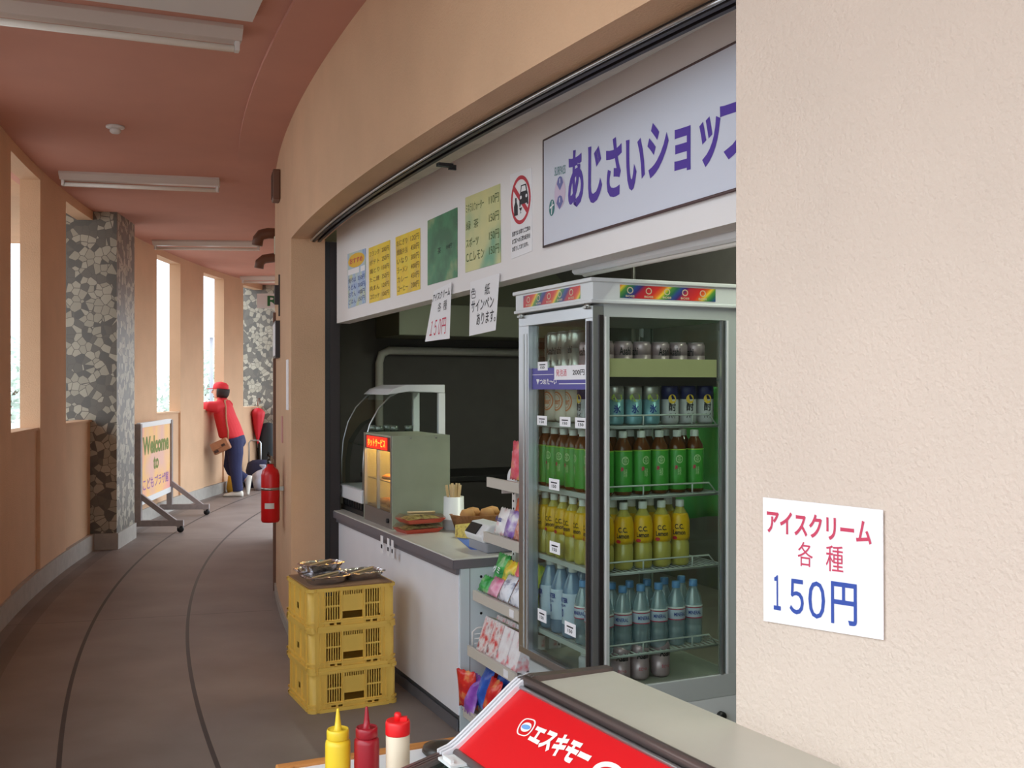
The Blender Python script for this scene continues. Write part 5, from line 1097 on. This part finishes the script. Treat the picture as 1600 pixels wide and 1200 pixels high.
band(-.03, .0, -.03, .0, TRIM); band(-.004, .003, 0, .012, BRT, 2, 9); band(-.017, -.010, 0, .012, BRT, 2, 9); band(-.030, -.023, 0, .012, BRT, 2, 9); band(-.008, .002, 0, .005, TRIM, 7); band(-.018, -.012, 0, .005, TRIM, 7); band(-.028, -.022, 0, .005, TRIM, 7); band(-.03, .0, 0, .012, TRIM, 0, 4); k.build('end_trim', fz_)
GLF = glass('freezer_lid_glass', (190, 214, 210), .10)
k = B(); k.add([(-.445, -LF, .672), (-.445, -.03, .672), (-.595, -.03, .638), (-.595, -LF, .638), (-.445, -LF, .666), (-.445, -.03, .666), (-.595, -.03, .632), (-.595, -LF, .632)], [(0, 1, 2, 3), (7, 6, 5, 4), (0, 4, 5, 1), (1, 5, 6, 2), (2, 6, 7, 3), (3, 7, 4, 0)], GLF); k.build('glass_lid', fz_)
k = B(); k.box(-.475, -.435, -.10, -.035, .677, .683, FBODY); k.box(-.47, -.462, -.09, -.05, .683, .692, FBODY); k.build('lid_catch', fz_)
k = B()
for x in (-.08, -.54):
    for y in (-.08, -LF + .08): k.lathe([(.03, 0), (.03, .06), (0, .06)], BLACK, 12, Matrix.Translation((x, y, 0)))
k.build('feet', fz_)
Mi = FZ0.inverted(); PN = (FZ0.to_3x3() @ Vector((-.115, 0, .162))).normalized(); PP = FZ0 @ Vector((-.344, 0, .7455))
def onp(px, py): return Mi @ hit(px, py, PP, PN)
WINK = mat('white_ink', (236, 232, 224), .5)
k = B(); q = [onp(842, 1131), onp(936, 1168), onp(908, 1206), onp(823, 1159)]; k.text('エスキモー', q, (0, 0, 1, 1), WINK, .055, .0015); k.build('lettering', fz_)
k = B(); q = [onp(818, 1121), onp(842, 1126), onp(825, 1153), onp(804, 1147)]
n = 32
def stadium(sx, sy): return [(.5 + sx * (1 if abs(math.cos(a)) > 0 else 1) * math.copysign(abs(math.cos(a)) ** .6, math.cos(a)), .5 + sy * math.copysign(abs(math.sin(a)) ** .9, math.sin(a))) for a in [2 * math.pi * i / n for i in range(n)]]
pts = stadium(.5, .5) + stadium(.42, .44); k.onquad(q, pts, [(i, (i + 1) % n, n + (i + 1) % n, n + i) for i in range(n)], WINK, .001)
k.disc(q, .5, .5, .33, .27, WINK, .001); k.disc(q, .5, .5, .3, .13, mat('pale_blue_ink', (110, 160, 216), .5), .0015); k.build('emblem', fz_)
k = B(); q = [onp(940, 1183), onp(985, 1205), onp(965, 1240), onp(915, 1215)]; k.disc(q, .5, .5, .5, .5, WINK, .001); k.disc(q, .5, .48, .32, .3, REDP, .0015); k.build('badge', fz_)
# ================================================================ TABLE WITH SAUCES
ZB = .55
WOOD = mat('orange_wood', (190, 126, 66), .5, var=.12, vscale=9)
p0 = onfloor(430, 1194, ZB); p1 = onfloor(700, 1152, ZB)
ta = math.atan2((p1 - p0).y, (p1 - p0).x); TBM = Matrix.Translation((p0.x, p0.y, 0)) @ Matrix.Rotation(ta, 4, 'Z')
WT_ = (p1 - p0).length + .06; DT = .42
r = thing('side_table', TBM, 'low table with white top and wooden rim holding the sauce bottles', 'table')
k = B(); k.box(.022, WT_ - .022, -DT + .022, -.022, ZB - .022, ZB - .008, WHITE); k.build('tabletop', r)
k = B(); k.box(0, WT_, -.03, 0, ZB - .04, ZB, WOOD); k.box(0, WT_, -DT, -DT + .025, ZB - .04, ZB, WOOD); k.box(0, .04, -DT + .025, -.03, ZB - .04, ZB, WOOD); k.box(WT_ - .025, WT_, -DT + .025, -.03, ZB - .04, ZB, WOOD); k.build('rim', r, bevel=.004)
for x in (.04, WT_ - .04):
    for y in (-.04, -DT + .04):
        k = B(); k.box(x - .018, x + .018, y - .018, y + .018, 0, ZB - .045, WOOD); k.build('leg', r)
YB = mat('mustard_yellow', (226, 192, 42), .4); RBOT = mat('ketchup_red', (150, 18, 34), .35); CRM = mat('cream_bottle', (226, 210, 184), .45); RC = mat('bright_red_cap', (226, 26, 30), .4)
def squeeze(px, top, mt, cap, label, pointed=True, w_=1.0):
    zt = ZB - .008; d = sight(px, 1150); Y = 2.42; P_ = EYEP + d * Y; ztip = EYE + (HOR - top) / F * Y; H_ = ztip - zt
    t = thing('sauce_bottle', Matrix.Translation((P_.x, P_.y, zt)), label, 'sauce bottle', 'squeeze bottles on the side table')
    if pointed:
        k = B(); k.lathe([(0, 0), (.026, 0), (.0295, .006), (.0295, H_ - .083), (.0285, H_ - .075), (.024, H_ - .071), (.022, H_ - .070)], mt, 24); k.build('body', t)
        k = B(); k.lathe([(.0245, H_ - .07), (.026, H_ - .068), (.026, H_ - .052), (.0245, H_ - .047), (.0235, H_ - .047), (.0225, H_ - .05), (.009, H_ - .05), (.0065, H_ - .03), (.0035, H_ - .004), (.0028, H_), (0, H_)], cap, 24); k.build('nozzle_cap', t)
    else:
        k = B(); k.lathe([(0, 0), (.025, 0), (.028, .006), (.028, H_ - .052), (.026, H_ - .046)], mt, 24); k.build('body', t)
        k = B(); k.lathe([(.0285, H_ - .05), (.029, H_ - .048), (.029, H_ - .024), (.027, H_ - .018), (.0255, H_ - .018)], cap, 24); k.lathe([(.026, H_ - .02), (0, H_ - .017)], cap, 24); k.lathe([(.0085, H_ - .02), (.0085, H_ - .004), (.006, H_), (0, H_)], cap, 14); k.box(-.004, .022, -.006, .006, H_ - .02, H_ - .010, cap); k.build('flip_cap', t)
squeeze(528, 1107, YB, YB, 'yellow mustard squeeze bottle, leftmost on the side table')
squeeze(573, 1104, RBOT, RBOT, 'dark red ketchup squeeze bottle between yellow and cream bottles')
squeeze(621.5, 1113, CRM, RC, 'cream sauce bottle with bright red cap, rightmost on the side table', False)
q = onfloor(690, 1172, ZB); o = B().lathe([(0, 0), (.045, 0), (.052, .008), (.048, .02), (.02, .026), (0, .026)], mat('dark_lid', (52, 46, 40), .35), 24).build('pot_lid', None, Matrix.Translation((q.x - .0, q.y, ZB - .008))); tag(o, 'small round dark lid on the side table beside the freezer', 'lid')
# price sheet on the near wall
q = [onwall(1192, 777, 22.905), onwall(1379, 797, 22.905), onwall(1380, 1000, 22.905), onwall(1193, 970, 22.905)]
b = B(); b.sheet(q, .002, PAPER); PR2 = mat('rose_ink', (200, 62, 92), .6); PB2 = mat('royal_ink', (48, 76, 160), .6)
b.text('アイスクリーム', q, (.04, .72, .92, .91), PR2, .025, .001); b.text('各', q, (.32, .485, .45, .68), PR2, .0, .001); b.text('種', q, (.56, .475, .70, .68), PR2, .0, .001)
b.text('１', q, (.10, .105, .165, .385), PB2, .008, .001); b.text('５', q, (.245, .095, .37, .375), PB2, .008, .001); b.text('０', q, (.41, .085, .55, .38), PB2, .008, .001); b.text('円', q, (.60, .07, .805, .40), PB2, .012, .001)
tag(centred(b, 'price_sheet'), 'white price sheet with pink and blue lettering on the near wall', 'notice')
